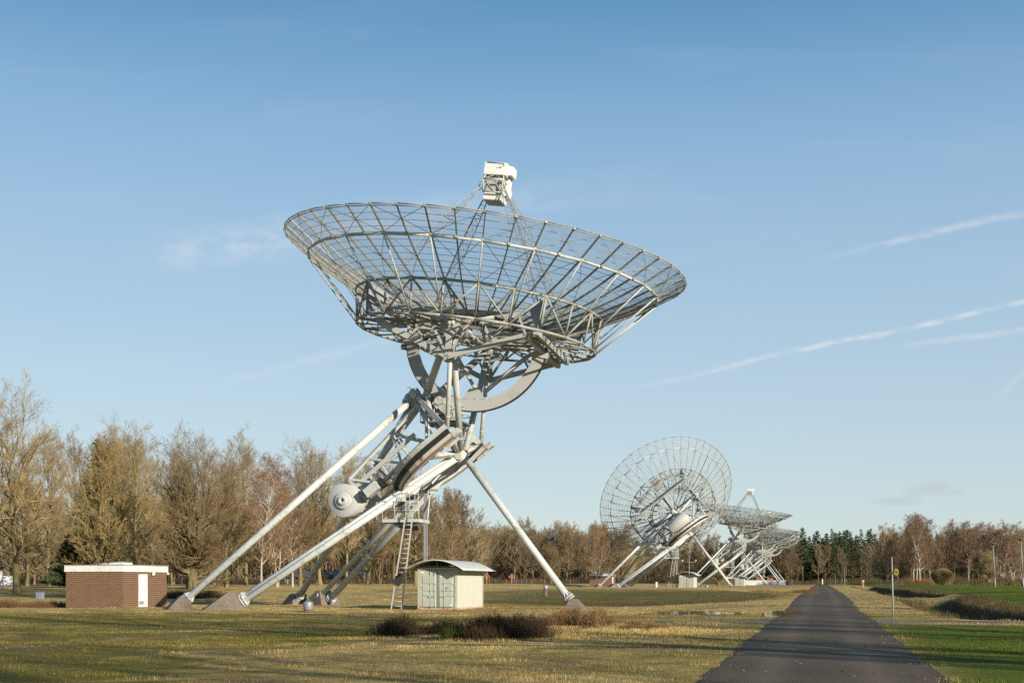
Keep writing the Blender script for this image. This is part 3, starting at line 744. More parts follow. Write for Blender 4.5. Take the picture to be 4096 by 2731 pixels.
# ---------------------------------------------------------------- ground, road, paths, water
def axis_pts(dense, lo, hi, grow=1.22):
    a = list(dense); st = a[1] - a[0]
    while a[0] > lo: st *= grow; a.insert(0, a[0] - st)
    st = dense[-1] - dense[-2]
    while a[-1] < hi: st *= grow; a.append(a[-1] + st)
    return np.array(a)
na = axis_pts(np.concatenate([np.arange(-46, -4, .9), np.arange(-4, 14, .3), np.arange(14, 30, .9)]), -2500, 2500)
ea = axis_pts(np.concatenate([np.arange(8, 70, .5), np.arange(70, 150, .8), np.arange(150, 262, 2.)]), -300, 4000)
NN, EE = np.meshgrid(na, ea)
GX = NN * SV[0] + EE * EV[0]; GY = NN * SV[1] + EE * EV[1]
mb = MB(); w_ = len(na)
i, j = np.meshgrid(np.arange(len(ea) - 1), np.arange(w_ - 1), indexing='ij'); b_ = (i * w_ + j).ravel()
mb.add(np.stack([GX, GY, ground_z(GX, GY)], -1).reshape(-1, 3), [np.stack([b_, b_ + 1, b_ + w_ + 1, b_ + w_], 1)], True)
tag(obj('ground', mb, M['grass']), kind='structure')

def strip(name, mat, fn_left, fn_right, ts, lift, m=9):
    mb = MB(); V = []; F = []
    for t in ts:
        a = np.array(fn_left(t)); b = np.array(fn_right(t))
        for k in range(m):
            p = a + (b - a) * k / (m - 1); x, y = ne(*p); V.append((x, y, gz(x, y) + lift))
    for i in range(len(ts) - 1):
        for k in range(m - 1): F.append([i * m + k, i * m + k + 1, (i + 1) * m + k + 1, (i + 1) * m + k])
    mb.add(V, np.array(F), True); return tag(obj(name, mb, mat), kind='structure')
def edge_w(e, ph): return .06 * math.sin(e * .53 + ph) + .05 * math.sin(e * 1.7 + ph * 2) + .04 * math.sin(e * 3.9 + ph) + .035 * math.sin(e * 7.3 + 2 * ph)
mb = MB(); V = []; F = []; es = list(np.arange(6, 130, .3)) + list(np.arange(130, 560, 4.))
for e in es:
    a, b = -1.88 + edge_w(e, .3), 1.9 + edge_w(e, 2.1)
    for k in range(17):
        n = a + (b - a) * k / 16.; x, y = ne(n, e); V.append((x, y, float(road_z(e)) + .010 - .018 * (k in (0, 16)) - float(dip(n, e)) + .010 * wob(n, e, .55, 1.) * float(dip(n, e) > .004)))
for i in range(len(es) - 1):
    for k in range(16): F.append([i * 17 + k, i * 17 + k + 1, (i + 1) * 17 + k + 1, (i + 1) * 17 + k])
mb.add(V, np.array(F), True); tag(obj('road', mb, M['road']), kind='structure')
strip('path', M['path'], lambda t: (1.9 + t, 46.4 - 1.2 * max(0, 1 - t) + .2 * t + .15 * math.sin(t)), lambda t: (1.9 + t, 48.7 + 1.5 * max(0, 1 - t) + .2 * t + .15 * math.sin(t * 1.7)), np.linspace(0, 26, 60), .006)
strip('path', M['path'], lambda t: (-1.88 - t, 46.0 - 1.2 * max(0, 1 - t) - .05 * t + .2 * math.sin(t * .8)), lambda t: (-1.88 - t, 48.3 + 1.2 * max(0, 1 - t) - .09 * t + .2 * math.sin(t * .6 + 1)), np.linspace(0, 15, 50), .006)

def puddle(cn, ce, rn, re, z):        # a level sheet; the uneven ground rising through it draws its shore
    P = [(*ne(cn, ce), z)]; m = 40
    for k in range(m):
        t = 2 * PI * k / m; f = 1 + .07 * math.sin(3 * t + 1) + .05 * math.sin(5 * t)
        P.append((*ne(cn + rn * f * math.cos(t), ce + re * f * math.sin(t)), z))
    mb = MB(); mb.add(P, np.array([[0, k + 1, (k + 1) % m + 1] for k in range(m)])); return tag(obj('puddle', mb, M['water']), kind='structure')
puddle(-1.55, 59.8, 1.15, 6.4, .189); puddle(-5.6, 60.0, 2.1, 3.5, .192)

# ---------------------------------------------------------------- grass, heather, reeds
def blades(P, h, w, lean=.35, n_seg=1, col=None):
    # P: (k,3) roots; one tapered two-triangle blade each
    k = len(P); a = rng.uniform(0, 2 * PI, k); L = rng.uniform(.6, 1.3, k) * h
    d = np.stack([np.cos(a), np.sin(a), 0 * a], 1); s = np.stack([-np.sin(a), np.cos(a), 0 * a], 1)
    ln = rng.normal(0, lean, (k, 1))
    top = P + d * (L[:, None] * ln) + np.array([[0, 0, 1.]]) * (L[:, None] * np.sqrt(np.maximum(.15, 1 - ln ** 2)))
    ww = (w if np.ndim(w) else np.full(k, w))[:, None]
    v = np.stack([P - s * ww / 2, P + s * ww / 2, top], 1).reshape(-1, 3)
    return v, np.arange(3 * k).reshape(k, 3)
def scatter(n_pts, emin, emax, nmin, nmax, keep):
    e = rng.uniform(0, 1, n_pts); e = emin * (emax / emin) ** e; n = rng.uniform(nmin, nmax, n_pts)
    x = n * SV[0] + e * EV[0]; y = n * SV[1] + e * EV[1]
    ok = (np.abs(x) < .43 * y + 1.5) & keep(n, e, x, y)
    return x[ok], y[ok]
wet_ = lambda n, e: (((n + 5.6) / 2.1) ** 2 + ((e - 60) / 3.4) ** 2 < 1) | (((n + 1.55) / 1.05) ** 2 + ((e - 59.8) / 5.8) ** 2 < 1)
off_road = lambda n, e, x, y: ~wet_(n, e) & (np.abs(n) > 1.80 + .10 * np.sin(e * 2.1) + .07 * np.sin(e * 5.7)) & ~((np.abs(e - 47.4 - .2 * np.maximum(n, 0)) < 1.1) & (n > -15) & (n < 28))
patch = lambda x, y: .5 + .5 * np.clip(wob(x, y, 1.9) + .6 * wob(x, y, .7, 3), -1, 1)
mb = MB()
for cnt, e0, e1, h, w in ((330000, 15, 32, .036, .008), (260000, 28, 62, .045, .014), (620000, 56, 235, .05, .022)):
    x, y = scatter(cnt, e0, e1, -46 if e1 < 100 else -95, 24 if e1 < 100 else 60, off_road); k = patch(x, y); keep = rng.uniform(0, 1, len(x)) < .5 + .5 * k
    x, y, k = x[keep], y[keep], k[keep]
    v, f = blades(np.stack([x, y, ground_z(x, y) - .008], 1), h * (.55 + .8 * k), w, .6); mb.add(v, f)
x, y = scatter(900, 17, 110, -46, 20, off_road)                       # scattered tussocks
x = np.repeat(x, 45); y = np.repeat(y, 45); x = x + rng.normal(0, .2, len(x)); y = y + rng.normal(0, .2, len(y))
xs, ys = scatter(2600, 33, 49, -14.5, -3.2, off_road); xs, ys = xs[:420], ys[:420]; x = np.concatenate([x, np.repeat(xs, 60) + rng.normal(0, .17, len(xs) * 60)]); y = np.concatenate([y, np.repeat(ys, 60) + rng.normal(0, .17, len(ys) * 60)])
for hx, hy, hw in ((-2.75, 37, 1.1), (.15, 33.8, 1.25), (2.2, 43.2, 1.2), (4., 39.5, 1.0)):
    a_ = rng.uniform(0, 2 * PI, 3400); q_ = hw * (1 + np.abs(rng.normal(0, .30, 3400))); x = np.concatenate([x, hx + q_ * np.cos(a_)]); y = np.concatenate([y, hy + .75 * q_ * np.sin(a_)])
v, f = blades(np.stack([x, y, ground_z(x, y) - .01], 1), .09, .010 + .0002 * y, .6); mb.add(v, f)
tag(obj('grass', mb, M['blades']), 'short mossy meadow grass covering the field in the foreground', 'grass', kind='stuff')
mb = MB(); x, y = scatter(1500, 16, 48, -30, 12, lambda n, e, x, y: np.ones(len(n), bool)); z = np.where(np.abs(to_ne(x, y)[0]) < 1.8, road_z(to_ne(x, y)[1]) + .012, ground_z(x, y) + .012)
a_ = rng.uniform(0, 6.28, len(x)); L_ = rng.uniform(.02, .045, len(x)); c_, s_ = np.cos(a_) * L_, np.sin(a_) * L_; tl = rng.normal(0, .4, len(x)) * L_
v = np.stack([np.stack([x - c_, y - s_, z], 1), np.stack([x + s_ * .5, y - c_ * .5, z + np.abs(tl)], 1), np.stack([x + c_, y + s_, z + .01], 1), np.stack([x - s_ * .5, y + c_ * .5, z], 1)], 1).reshape(-1, 3)
mb.add(v, np.arange(len(v)).reshape(-1, 4)); tag(obj('fallen_leaves', mb, M['leaf']), 'small dead brown leaves scattered over the turf and road', 'leaves', kind='stuff')
mb = MB()
for e0, e1, na_, nb_ in ((51, 88, 4.6, 9.6), (97, 235, 4.9, 9.8)):
    k = 26000; e = rng.uniform(e0, e1, k); n = na_ + (nb_ - na_) * rng.beta(1.3, .9, k); x = n * SV[0] + e * EV[0]; y = n * SV[1] + e * EV[1]
    keep = rng.uniform(0, 1, k) < .25 + .75 * patch(x, y); x, y = x[keep], y[keep]
    v, f = blades(np.stack([x, y, ground_z(x, y) - .03], 1), .27, .022, .5); mb.add(v, f)
k = 9000; e = rng.uniform(160, 300, k); n = rng.uniform(22, 90, k) + 0 * e; x = n * SV[0] + e * EV[0]; y = n * SV[1] + e * EV[1]
keep = (y > 150 + .25 * x) & (y < 215 + .1 * x); x, y = x[keep], y[keep]
v, f = blades(np.stack([x, y, ground_z(x, y) - .03], 1), .7, .08, .4); mb.add(v, f)
tag(obj('reeds', mb, M['reed']), 'dry brown reeds and long dead grass lining the ditch banks', 'reeds', kind='stuff')

def heather_mesh(seed, w, l, h, n_tw=2600):
    r_ = np.random.default_rng(seed)
    segs = []; lobes = [(r_.uniform(-.5, .5) * w, r_.uniform(-.5, .5) * l, r_.uniform(.35, 1.0)) for _ in range(9)]
    for k in range(n_tw):
        lx, ly, lh = lobes[r_.integers(0, 9)]
        x = lx + r_.normal(0, w * .13); y = ly + r_.normal(0, l * .13)
        hh = h * lh * max(.15, 1 - .9 * (((x - lx) / (w * .34)) ** 2 + ((y - ly) / (l * .34)) ** 2) * .6) * r_.uniform(.45, 1.12)
        dx, dy = (x - lx) / w * .9 + r_.normal(0, .16), (y - ly) / l * .9 + r_.normal(0, .16)
        t = (x + dx * hh, y + dy * hh, hh); segs.append([x, y, -.05, *t, .006, .003])
        for _ in range(3):
            f = r_.uniform(.35, 1.0); b = (x + dx * hh * f, y + dy * hh * f, hh * f); L = hh * r_.uniform(.18, .4)
            segs.append([*b, b[0] + r_.normal(0, .5) * L, b[1] + r_.normal(0, .5) * L, b[2] + L * r_.uniform(.5, 1), .004, .002])
    mb = MB(); mb.tubes(segs, 3); return mb
def heather(name, X, Y, w, l, h, mat, label, seed, tw=2600, cat='heather'):
    o = obj(name, heather_mesh(seed, w, l, h, tw), M[mat]); o.location = (X, Y, gz(X, Y) - .02); o.rotation_euler = (0, 0, -YAW * .4)
    tag(o, label, cat, 'heather clumps in the meadow'); return o
heather('heather_clump', -2.75, 37.0, 2.0, 1.4, .64, 'heather', 'dark brown heather clump in the foreground, left of the mossy green patch', 1)
heather('heather_clump', .15, 33.8, 2.2, 1.6, .74, 'heather', 'darkest and nearest brown heather clump, right of the mossy green patch', 2, 3600)
heather('heather_clump', -.95, 34.3, 1.4, 1.0, .50, 'moss', 'mossy green heather patch between the two dark foreground clumps', 3, 1800)
heather('heather_clump', 2.2, 43.2, 1.8, 1.4, .62, 'heather_red', 'rusty brown heather clump below the concrete foot of the right telescope leg', 4)
heather('heather_clump', 4.0, 39.5, 1.5, 1.1, .30, 'heather_red', 'low reddish tussock of heather and straw nearest the road edge', 5, 2000)
heather('heather_clump', -31.5, 84, 5.2, 2.0, .55, 'heather_red', 'long low strip of rusty heather left of the near brick hut', 6, 3600)
heather('heather_clump', -26.5, 108, 5.5, 3.0, .75, 'heather', 'dark heather hump behind the first slanted telescope leg', 7, 3200)
heather('heather_clump', 73, 222, 7, 3, 1.5, 'heather_red', 'low brown mound of dead growth left of the round bush', 8, 3000)
heather('heather_clump', 26.5, 121, 5.0, 2.2, .4, 'heather_red', 'thin strip of rusty heather on the bank left of the far road', 9, 2400)

# ---------------------------------------------------------------- trees
def norm(v): return v / max(1e-9, math.sqrt(v[0] * v[0] + v[1] * v[1] + v[2] * v[2]))
def grow(seed, H, r0, clear=.2, nl=16, spread=5., el0=25, el1=75, kids=(7, 6, 4), lens=(.5, .5, .5), up=.12, wob_=.16, twig=.012, stems=1, top=.9, droop=0., shape=.6, stem_split=(.06, .35)):
    r_ = random.Random(seed); seg = [[], [], [], [], []]
    def branch(p, d, L, r, lv, ns):
        pts = [p]; dirs = []
        for i in range(ns):
            d = norm(d + np.array([r_.gauss(0, wob_), r_.gauss(0, wob_), r_.gauss(0, wob_ * .7) + (up if lv < 3 else up - droop)]))
            q = p + d * (L / ns); ra = r * (1 - .75 * i / ns); rb = max(twig * .6, r * (1 - .75 * (i + 1) / ns))
            seg[lv].append([*p, *q, ra, rb]); p = q; pts.append(p); dirs.append(d)
        if lv >= len(kids) + 1: return
        nk = kids[lv - 1]
        for k in range(nk):
            f = .22 + .78 * (k + r_.random()) / nk; i = min(ns - 1, int(f * ns)); b = pts[i] + (pts[i + 1] - pts[i]) * (f * ns - i)
            d0 = dirs[i]; ax = norm(np.cross(d0, np.array([r_.gauss(0, 1), r_.gauss(0, 1), r_.gauss(0, 1)])))
            th = R(r_.uniform(24, 52)); d1 = norm(d0 * math.cos(th) + ax * math.sin(th))
            branch(b, d1, L * lens[lv - 1] * r_.uniform(.7, 1.25) * (1.15 - .55 * f), max(twig, r * .5 * (1.1 - .6 * f)), lv + 1, (4, 3, 2, 2, 1)[lv])
    for st in range(stems):
        p = np.array([0., 0, 0]) if stems == 1 else np.array([r_.gauss(0, r0 * .5), r_.gauss(0, r0 * .5), 0])
        d = np.array([0, 0, 1.])
        if stems > 1:
            a = 2 * PI * st / stems + r_.random(); t = r_.uniform(*stem_split); d = norm(np.array([math.cos(a) * t, math.sin(a) * t, 1.]))
        hh = H * top * (1 if st == 0 else r_.uniform(.72, 1)); n = 9; pts = [p]; rr = r0 * (1 if stems == 1 else .62)
        for i in range(n):
            d = norm(d + np.array([r_.gauss(0, .055), r_.gauss(0, .055), .05])); q = p + d * hh / n
            seg[0].append([*p, *q, rr * (1 - .9 * i / n) * (1.25 if i == 0 else 1), rr * (1 - .9 * (i + 1) / n)]); p = q; pts.append(p)
        m = max(5, nl // stems)
        for k in range(m):
            f = clear + (1 - clear) * (k + .3 * r_.random()) / m; i = min(n - 1, int(f * n)); b = pts[i] + (pts[i + 1] - pts[i]) * (f * n - i)
            a = k * 2.4 + r_.uniform(-.5, .5); g = (f - clear) / (1 - clear); el = R(el0 + (el1 - el0) * g + r_.uniform(-9, 9))
            prof = (math.sin(PI * min(1, .22 + .78 * (1 - g) ** shape * .75))) ** .8
            L = spread * max(.28, prof) * r_.uniform(.8, 1.15)
            branch(b, np.array([math.cos(a) * math.cos(el), math.sin(a) * math.cos(el), math.sin(el)]), L, rr * (1 - .85 * f) * .62 + .012, 1, 5)
    return seg
TREE = {}
def tree_proto(key, seg, mt, mc, n_low=8):
    a = MB(); a.tubes(seg[0], n_low); 
    if seg[1]: a.tubes(seg[1], 5)
    c = MB()
    for lv in (2, 3, 4):
        if seg[lv]: c.tubes(seg[lv], 4 if lv == 2 else 3)
    TREE[key] = (a.mesh('trunk', M[mt]), c.mesh('crown', M[mc]))
def plant(key, X, Y, rz, s, label, group=None, name='bare_tree', cat='tree', sz=None):
    o = thing(name, X, Y, gz(X, Y) - .1, rz, label, cat, group); o.scale = (s, s, sz or s)
    link('trunk', TREE[key][0], o); link('crown', TREE[key][1], o); return o
tree_proto('oak', grow(11, 20, .42, .14, 28, 8.2, 8, 72, (9, 8, 6), (.5, .5, .5), .09, .16, .0115), 'bark', 'twig')
tree_proto('oak2', grow(12, 20, .38, .20, 26, 7.4, 18, 75, (9, 8, 6), (.5, .5, .5), .14, .17, .0115), 'bark', 'twig')
tree_proto('fan', grow(13, 17, .5, .05, 100, 7.4, 5, 70, (7, 7, 6), (.48, .5, .5), .10, .13, .011, stems=10, top=.92, stem_split=(.03, .30)), 'bark', 'twig')
tree_proto('tall', grow(14, 22, .30, .26, 26, 6.6, 34, 78, (8, 8, 6), (.5, .5, .5), .16, .15, .012), 'bark', 'twig')
tree_proto('cone', grow(21, 17.5, .4, .06, 74, 6.4, 24, 80, (8, 8, 6), (.45, .48, .5), .12, .12, .0125, shape=1.25), 'bark', 'twig_ochre')
tree_proto('birch', grow(15, 17, .17, .2, 26, 4.2, 38, 75, (8, 7, 7), (.5, .55, .6), .08, .16, .012, droop=.22), 'birch', 'twig_red')
tree_proto('birch2', grow(16, 17, .2, .15, 36, 4.6, 35, 75, (7, 7, 7), (.5, .55, .6), .08, .16, .012, stems=3, droop=.2, stem_split=(.05, .22)), 'birch', 'twig_red')
for i, k in enumerate(('wood', 'wood2', 'wood3', 'wood4')):
    tree_proto(k, grow(30 + i, 20, .24, .26 - .05 * i, 20, 5.4 + .5 * i, 30, 76, (7, 6, 5), (.5, .5, .5), .15, .17, .03), 'bark_far', 'twig_far' if i != 2 else 'twig')
tree_proto('wood_red', grow(36, 19, .2, .25, 20, 4.8, 38, 76, (7, 6, 5), (.5, .5, .55), .1, .17, .028, droop=.15), 'bark_far', 'twig_red')
def conifer(seed, H, rb, nw, dens, clear=.05, droop=-.15, brown=False, tipup=.0, fl=.5):
    r_ = np.random.default_rng(seed); seg = [[0, 0, 0, 0, 0, H * .97, rb * .07 + .08, .02]]; V = []
    limb = []
    for k in range(nw):
        f = clear + (1 - clear) * (k + r_.random()) / nw; z = f * H; L = rb * (1 - (f - clear) / (1 - clear)) ** .8 * r_.uniform(.65, 1.2) + .25
        a = k * 2.4 + r_.uniform(-.4, .4); d = np.array([math.cos(a), math.sin(a), droop + tipup * f]); d /= np.linalg.norm(d)
        e = np.array([0, 0, z]) + d * L; limb.append([0, 0, z, *e, .03, .01])
        m = int(dens * (L + .4)); t = r_.uniform(.12, 1.05, m)
        c = np.array([0, 0, z]) + d * L * t[:, None] + r_.normal(0, .10 + .10 * L * .3, (m, 3)) * np.array([1, 1, .55])
        ang = r_.uniform(0, 2 * PI, m); u = np.stack([np.cos(ang), np.sin(ang), r_.uniform(-.5, .3, m)], 1) * fl * r_.uniform(.5, 1.2, (m, 1))
        w = r_.normal(0, .22 * fl, (m, 3))
        V.append(np.stack([c - u * .5 - w * .5, c - u * .5 + w * .5, c + u * .6 + w * .1 - np.array([0, 0, .12 * fl])], 1))
    a = MB(); a.tubes(seg + limb, 5); c = MB(); v = np.concatenate(V).reshape(-1, 3); c.add(v, np.arange(len(v)).reshape(-1, 3))
    return a, c
for key, args, mt, mc in (('spruce', (1, 22, 3.4, 90, 34, .1), 'bark_far', 'needle'), ('spruce2', (2, 20, 2.9, 80, 34, .12), 'bark_far', 'needle'),
                          ('pine', (3, 20, 3.4, 46, 70, .5, .25), 'bark_far', 'needle'), ('pine2', (6, 19, 3.6, 50, 70, .35, .2), 'bark_far', 'needle'),
                          ('darkspruce', (4, 18, 4.2, 110, 22, .05, -.2, False, 0, .6), 'bark', 'needle'), ('yew', (5, 7, 3.4, 90, 60, .05, .1, False, 0, .5), 'bark', 'needle')):
    a, c = conifer(*args); TREE[key] = (a.mesh('trunk', M[mt]), c.mesh('crown', M[mc]))
def U(u, Y): return (u - 1176) / 2900 * Y
# the big trees on the left, each its own
for key, u, Y, rz, s, lab, nm in (
    ('oak', 40, 122, .4, .82, 'tallest bare tree, cut by the left edge of the photo, with a thick dark trunk', 'bare_tree'),
    ('oak2', -25, 150, 2.0, .9, 'bare tree mostly outside the left edge, behind the tallest one', 'bare_tree'),
    ('tall', 112, 176, 3.0, .86, 'slender bare tree between the tallest left tree and the cone-shaped tree', 'bare_tree'),
    ('tall', 178, 182, 1.0, .86, 'bare tree whose top shows just left of the cone-shaped tree', 'bare_tree'),
    ('oak2', 310, 178, 2.2, .95, 'bare tree whose top shows just right of the cone-shaped tree', 'bare_tree'),
    ('tall', 275, 196, 4.2, .93, 'thin bare tree directly behind the tip of the cone-shaped tree', 'bare_tree'),
    ('cone', 238, 142, .3, .86, 'dense cone-shaped golden brown tree behind the near brick hut', 'bare_tree'),
    ('darkspruce', 225, 156, .3, 1.02, 'dark green conifer showing through the cone-shaped tree from behind', 'conifer'),
    ('yew', 158, 146, .3, .8, 'low dark evergreen at the left foot of the cone-shaped tree', 'evergreen'),
    ('fan', 440, 136, .9, .80, 'broad multi-stemmed bare tree fanning out from its base right of the brick hut', 'bare_tree'),
    ('oak2', 520, 158, 5.1, .72, 'bare tree behind the right half of the fan-shaped one', 'bare_tree'),
    ('tall', 565, 200, 1.1, .95, 'tall pale bare tree rising behind the reddish birches', 'bare_tree'),
    ('birch', 600, 150, .2, .86, 'white-stemmed birch with reddish twigs crossing the first slanted telescope leg', 'birch'),
    ('birch2', 637, 166, 2.2, .88, 'birch with several white stems and red twigs right of the first leg', 'birch'),
    ('birch', 672, 172, 4.4, .88, 'smaller red-twigged birch, the rightmost of the three near the telescope legs', 'birch'),
    ('oak2', 352, 186, 1.4, .86, 'bare tree filling the gap between the cone-shaped and the fan-shaped trees', 'bare_tree'),
    ('tall', 395, 205, 3.4, .84, 'thin bare tree at the left edge of the fan-shaped tree', 'bare_tree'),
    ('oak', 490, 184, 4.0, .72, 'wide bare tree half hidden behind the fan-shaped tree', 'bare_tree'),
    ('oak2', 690, 190, 5.0, .80, 'bare tree between the red-twigged birches and the rear telescope legs', 'bare_tree'),
    ('tall', 62, 190, 5.4, .92, 'bare tree behind the trunk of the tallest left tree', 'bare_tree'),
    ('oak2', 735, 205, .6, .98, 'bare tree with a flat wide top behind the upper slanted leg', 'bare_tree'),
    ('tall', 798, 196, 2.6, .86, 'bare tree directly behind the round counterweight', 'bare_tree'),
    ('oak2', 845, 212, 3.6, .95, 'bare tree between the counterweight and the ladder', 'bare_tree'),
    ('tall', 905, 220, 1.9, .80, 'bare tree rising behind the telescope ladder', 'bare_tree'),
    ('oak', 955, 200, 1.5, .74, 'wide low bare tree behind the pale container with a long branch to the right', 'bare_tree'),
    ('wood3', 1035, 235, 3.3, .78, 'small ochre bare tree at the right end of the left-hand group', 'bare_tree')):
    plant(key, U(u, Y), Y, rz, s, lab, None, nm, {'birch': 'birch', 'conifer': 'conifer'}.get(nm, 'tree'))
def wood(n, u0, u1, y0, y1, h0, h1, keys, label, group, name, seed, cat='tree'):
    r_ = random.Random(seed)
    for k in range(n):
        u = u0 + (u1 - u0) * (k + r_.random()) / n; Y = r_.uniform(y0, y1); key = r_.choice(keys); h = r_.uniform(h0, h1)
        base = {'spruce': 22, 'spruce2': 20, 'pine': 20, 'pine2': 19, 'birch': 17, 'birch2': 17, 'wood_red': 19}.get(key, 20)
        plant(key, U(u, Y), Y, r_.uniform(0, 6.28), h / base * r_.uniform(.95, 1.12), label, group, name, cat, h / base)
W = ['wood', 'wood2', 'wood3', 'wood4']
wood(36, -80, 560, 205, 265, 13, 17, W + ['wood_red'], 'brown bare tree in the low wood behind the big left trees', 'bare trees of the low left wood', 'bare_tree', 1)
wood(34, 540, 1090, 245, 320, 14, 18.5, W + ['wood_red'], 'brown bare tree in the wood behind the telescope legs', 'bare trees behind the telescope legs', 'bare_tree', 2)
wood(64, 1040, 1440, 405, 455, 14.5, 18.5, W + ['wood2'], 'brown bare tree in the even-topped wood beyond the fenced meadow', 'bare trees beyond the fenced meadow', 'bare_tree', 3)
wood(44, 1420, 1830, 560, 640, 16, 21, W + ['wood_red'], 'distant brown bare tree in the wood behind the far telescopes', 'bare trees behind the far telescopes', 'bare_tree', 4)
wood(20, 1560, 1850, 600, 660, 19, 24, ['spruce', 'spruce2', 'pine'], 'dark conifer standing among bare trees behind the far telescopes', 'conifers behind the far telescopes', 'conifer', 5, 'conifer')
wood(60, 1800, 2110, 570, 640, 19, 27, ['spruce', 'spruce2', 'pine', 'pine2', 'pine2'], 'dark conifer in the wood at the far end of the road', 'conifers at the end of the road', 'conifer', 6, 'conifer')
wood(9, 1800, 2080, 540, 568, 12, 16, W, 'bare tree at the front of the conifer wood where the road ends', 'bare trees at the end of the road', 'bare_tree', 7)
wood(60, 2020, 2420, 355, 420, 12.5, 16.5, W + ['wood_red'], 'brown bare tree in the wood right of the road', 'bare trees of the right-hand wood', 'bare_tree', 8)
wood(7, 2120, 2360, 352, 385, 14.5, 17, ['birch', 'birch2'], 'slender white-stemmed birch at the front of the right-hand wood', 'birches of the right-hand wood', 'birch', 9, 'birch')
for k, (u, Y, h) in enumerate(((2098, 340, 16.5), (2106, 343, 17.5), (2113, 338, 17.5))):
    plant('birch', U(u, Y), Y, k * 2., h / 17, 'one of three white birch stems standing close together left of the round bush', 'three close birches', 'birch', 'birch')
plant('birch2', U(1372, 325), 325, .7, .80, 'white branching birch in front of the wood, left of the edge-on dish', None, 'birch', 'birch')
for key, u, Y, s, lab in (('fan', 1265, 345, .52, 'rounded olive shrub behind the right telescope leg, in front of the wood'),
                           ('fan', 2270, 330, .42, 'pale olive shrub at the foot of the right-hand wood'), ('fan', 1650, 420, .5, 'reddish brown shrub behind the edge-on telescope')):
    plant(key, U(u, Y), Y, 1.0, s, lab, None, 'shrub', 'shrub')
# far brown mass of trunks and branches behind the front trees
r_ = np.random.default_rng(77); segs = []
for (u0, u1, y0, y1, h, cnt) in ((-120, 1100, 300, 345, 17, 30000), (1040, 1450, 455, 490, 18.5, 16000), (1400, 2130, 645, 700, 19, 26000), (2030, 2460, 420, 455, 16, 16000)):
    u = r_.uniform(u0, u1, cnt); Y = r_.uniform(y0, y1, cnt); X = (u - 1176) / 2900 * Y; z = ground_z(X, Y)
    hh = h * (.80 + .14 * np.sin(u / 23.) + .08 * np.sin(u / 9.)) * r_.uniform(.0, 1, cnt) ** .35
    zb = z + np.where(r_.uniform(0, 1, cnt) < .3, 0, hh * r_.uniform(.1, .75, cnt)); zt = np.maximum(z + hh, zb + .8)
    ln = (zt - zb) * .35
    segs.append(np.stack([X, Y, zb, X + r_.normal(0, 1, cnt) * ln, Y + r_.normal(0, .6, cnt) * ln, zt, .03 + .05 * r_.uniform(0, 1, cnt), np.full(cnt, .02)], 1))
mb = MB(); mb.tubes(np.concatenate(segs), 3)
tag(obj('woodland', mb, M['twig_far']), 'brown tangle of bare woodland closing the view behind the separate trees', 'woodland', kind='stuff')
# undergrowth along the wood edges
segs = []
for (u0, u1, y0, y1, h, cnt) in ((-120, 1100, 235, 300, 1.8, 5000), (1040, 1450, 395, 430, 2.2, 4000), (1400, 2130, 535, 580, 3.0, 6000), (2030, 2460, 340, 380, 2.2, 5000)):
    u = r_.uniform(u0, u1, cnt); Y = r_.uniform(y0, y1, cnt); X = (u - 1176) / 2900 * Y; z = ground_z(X, Y); hh = h * r_.uniform(.3, 1, cnt) * (.6 + .5 * np.sin(u / 31.) ** 2)
    segs.append(np.stack([X, Y, z - .1, X + r_.normal(0, .4, cnt) * hh, Y + r_.normal(0, .4, cnt) * hh, z + hh, np.full(cnt, .05), np.full(cnt, .03)], 1))
mb = MB(); mb.tubes(np.concatenate(segs), 3)
tag(obj('undergrowth', mb, M['heather']), 'low brown undergrowth along the feet of the woods', 'undergrowth', kind='stuff')
# round clipped-looking bush on the right
segs = []
for k in range(9500):
    d = norm(np.array([r_.normal(), r_.normal(), r_.normal() * .8 + .25])); t = r_.uniform(.5, 1.0) ** .5; b = np.array([0, 0, 1.25]) + d * np.array([1.55, 1.55, 1.3]) * t * .8; e = np.array([0, 0, 1.25]) + d * np.array([1.6, 1.6, 1.4]) * min(1.04, t + .12)
    e = e + r_.normal(0, .08, 3); b[2] = max(b[2], .1); e[2] = max(e[2], .12); segs.append([*b, *e, .008, .005])
bush = thing('round_bush', U(2166, 200), 200, gz(U(2166, 200), 200), 0, 'round olive bush standing alone in front of the right-hand wood', 'bush')
mb = MB(); mb.tubes(segs, 3); obj('crown', mb, M['twig'], bush)
mb = MB(); mb.tubes([[0, 0, -.1, r_.normal(0, .5), r_.normal(0, .5), 1.2, .07, .03] for _ in range(9)], 6); obj('trunk', mb, M['bark'], bush)
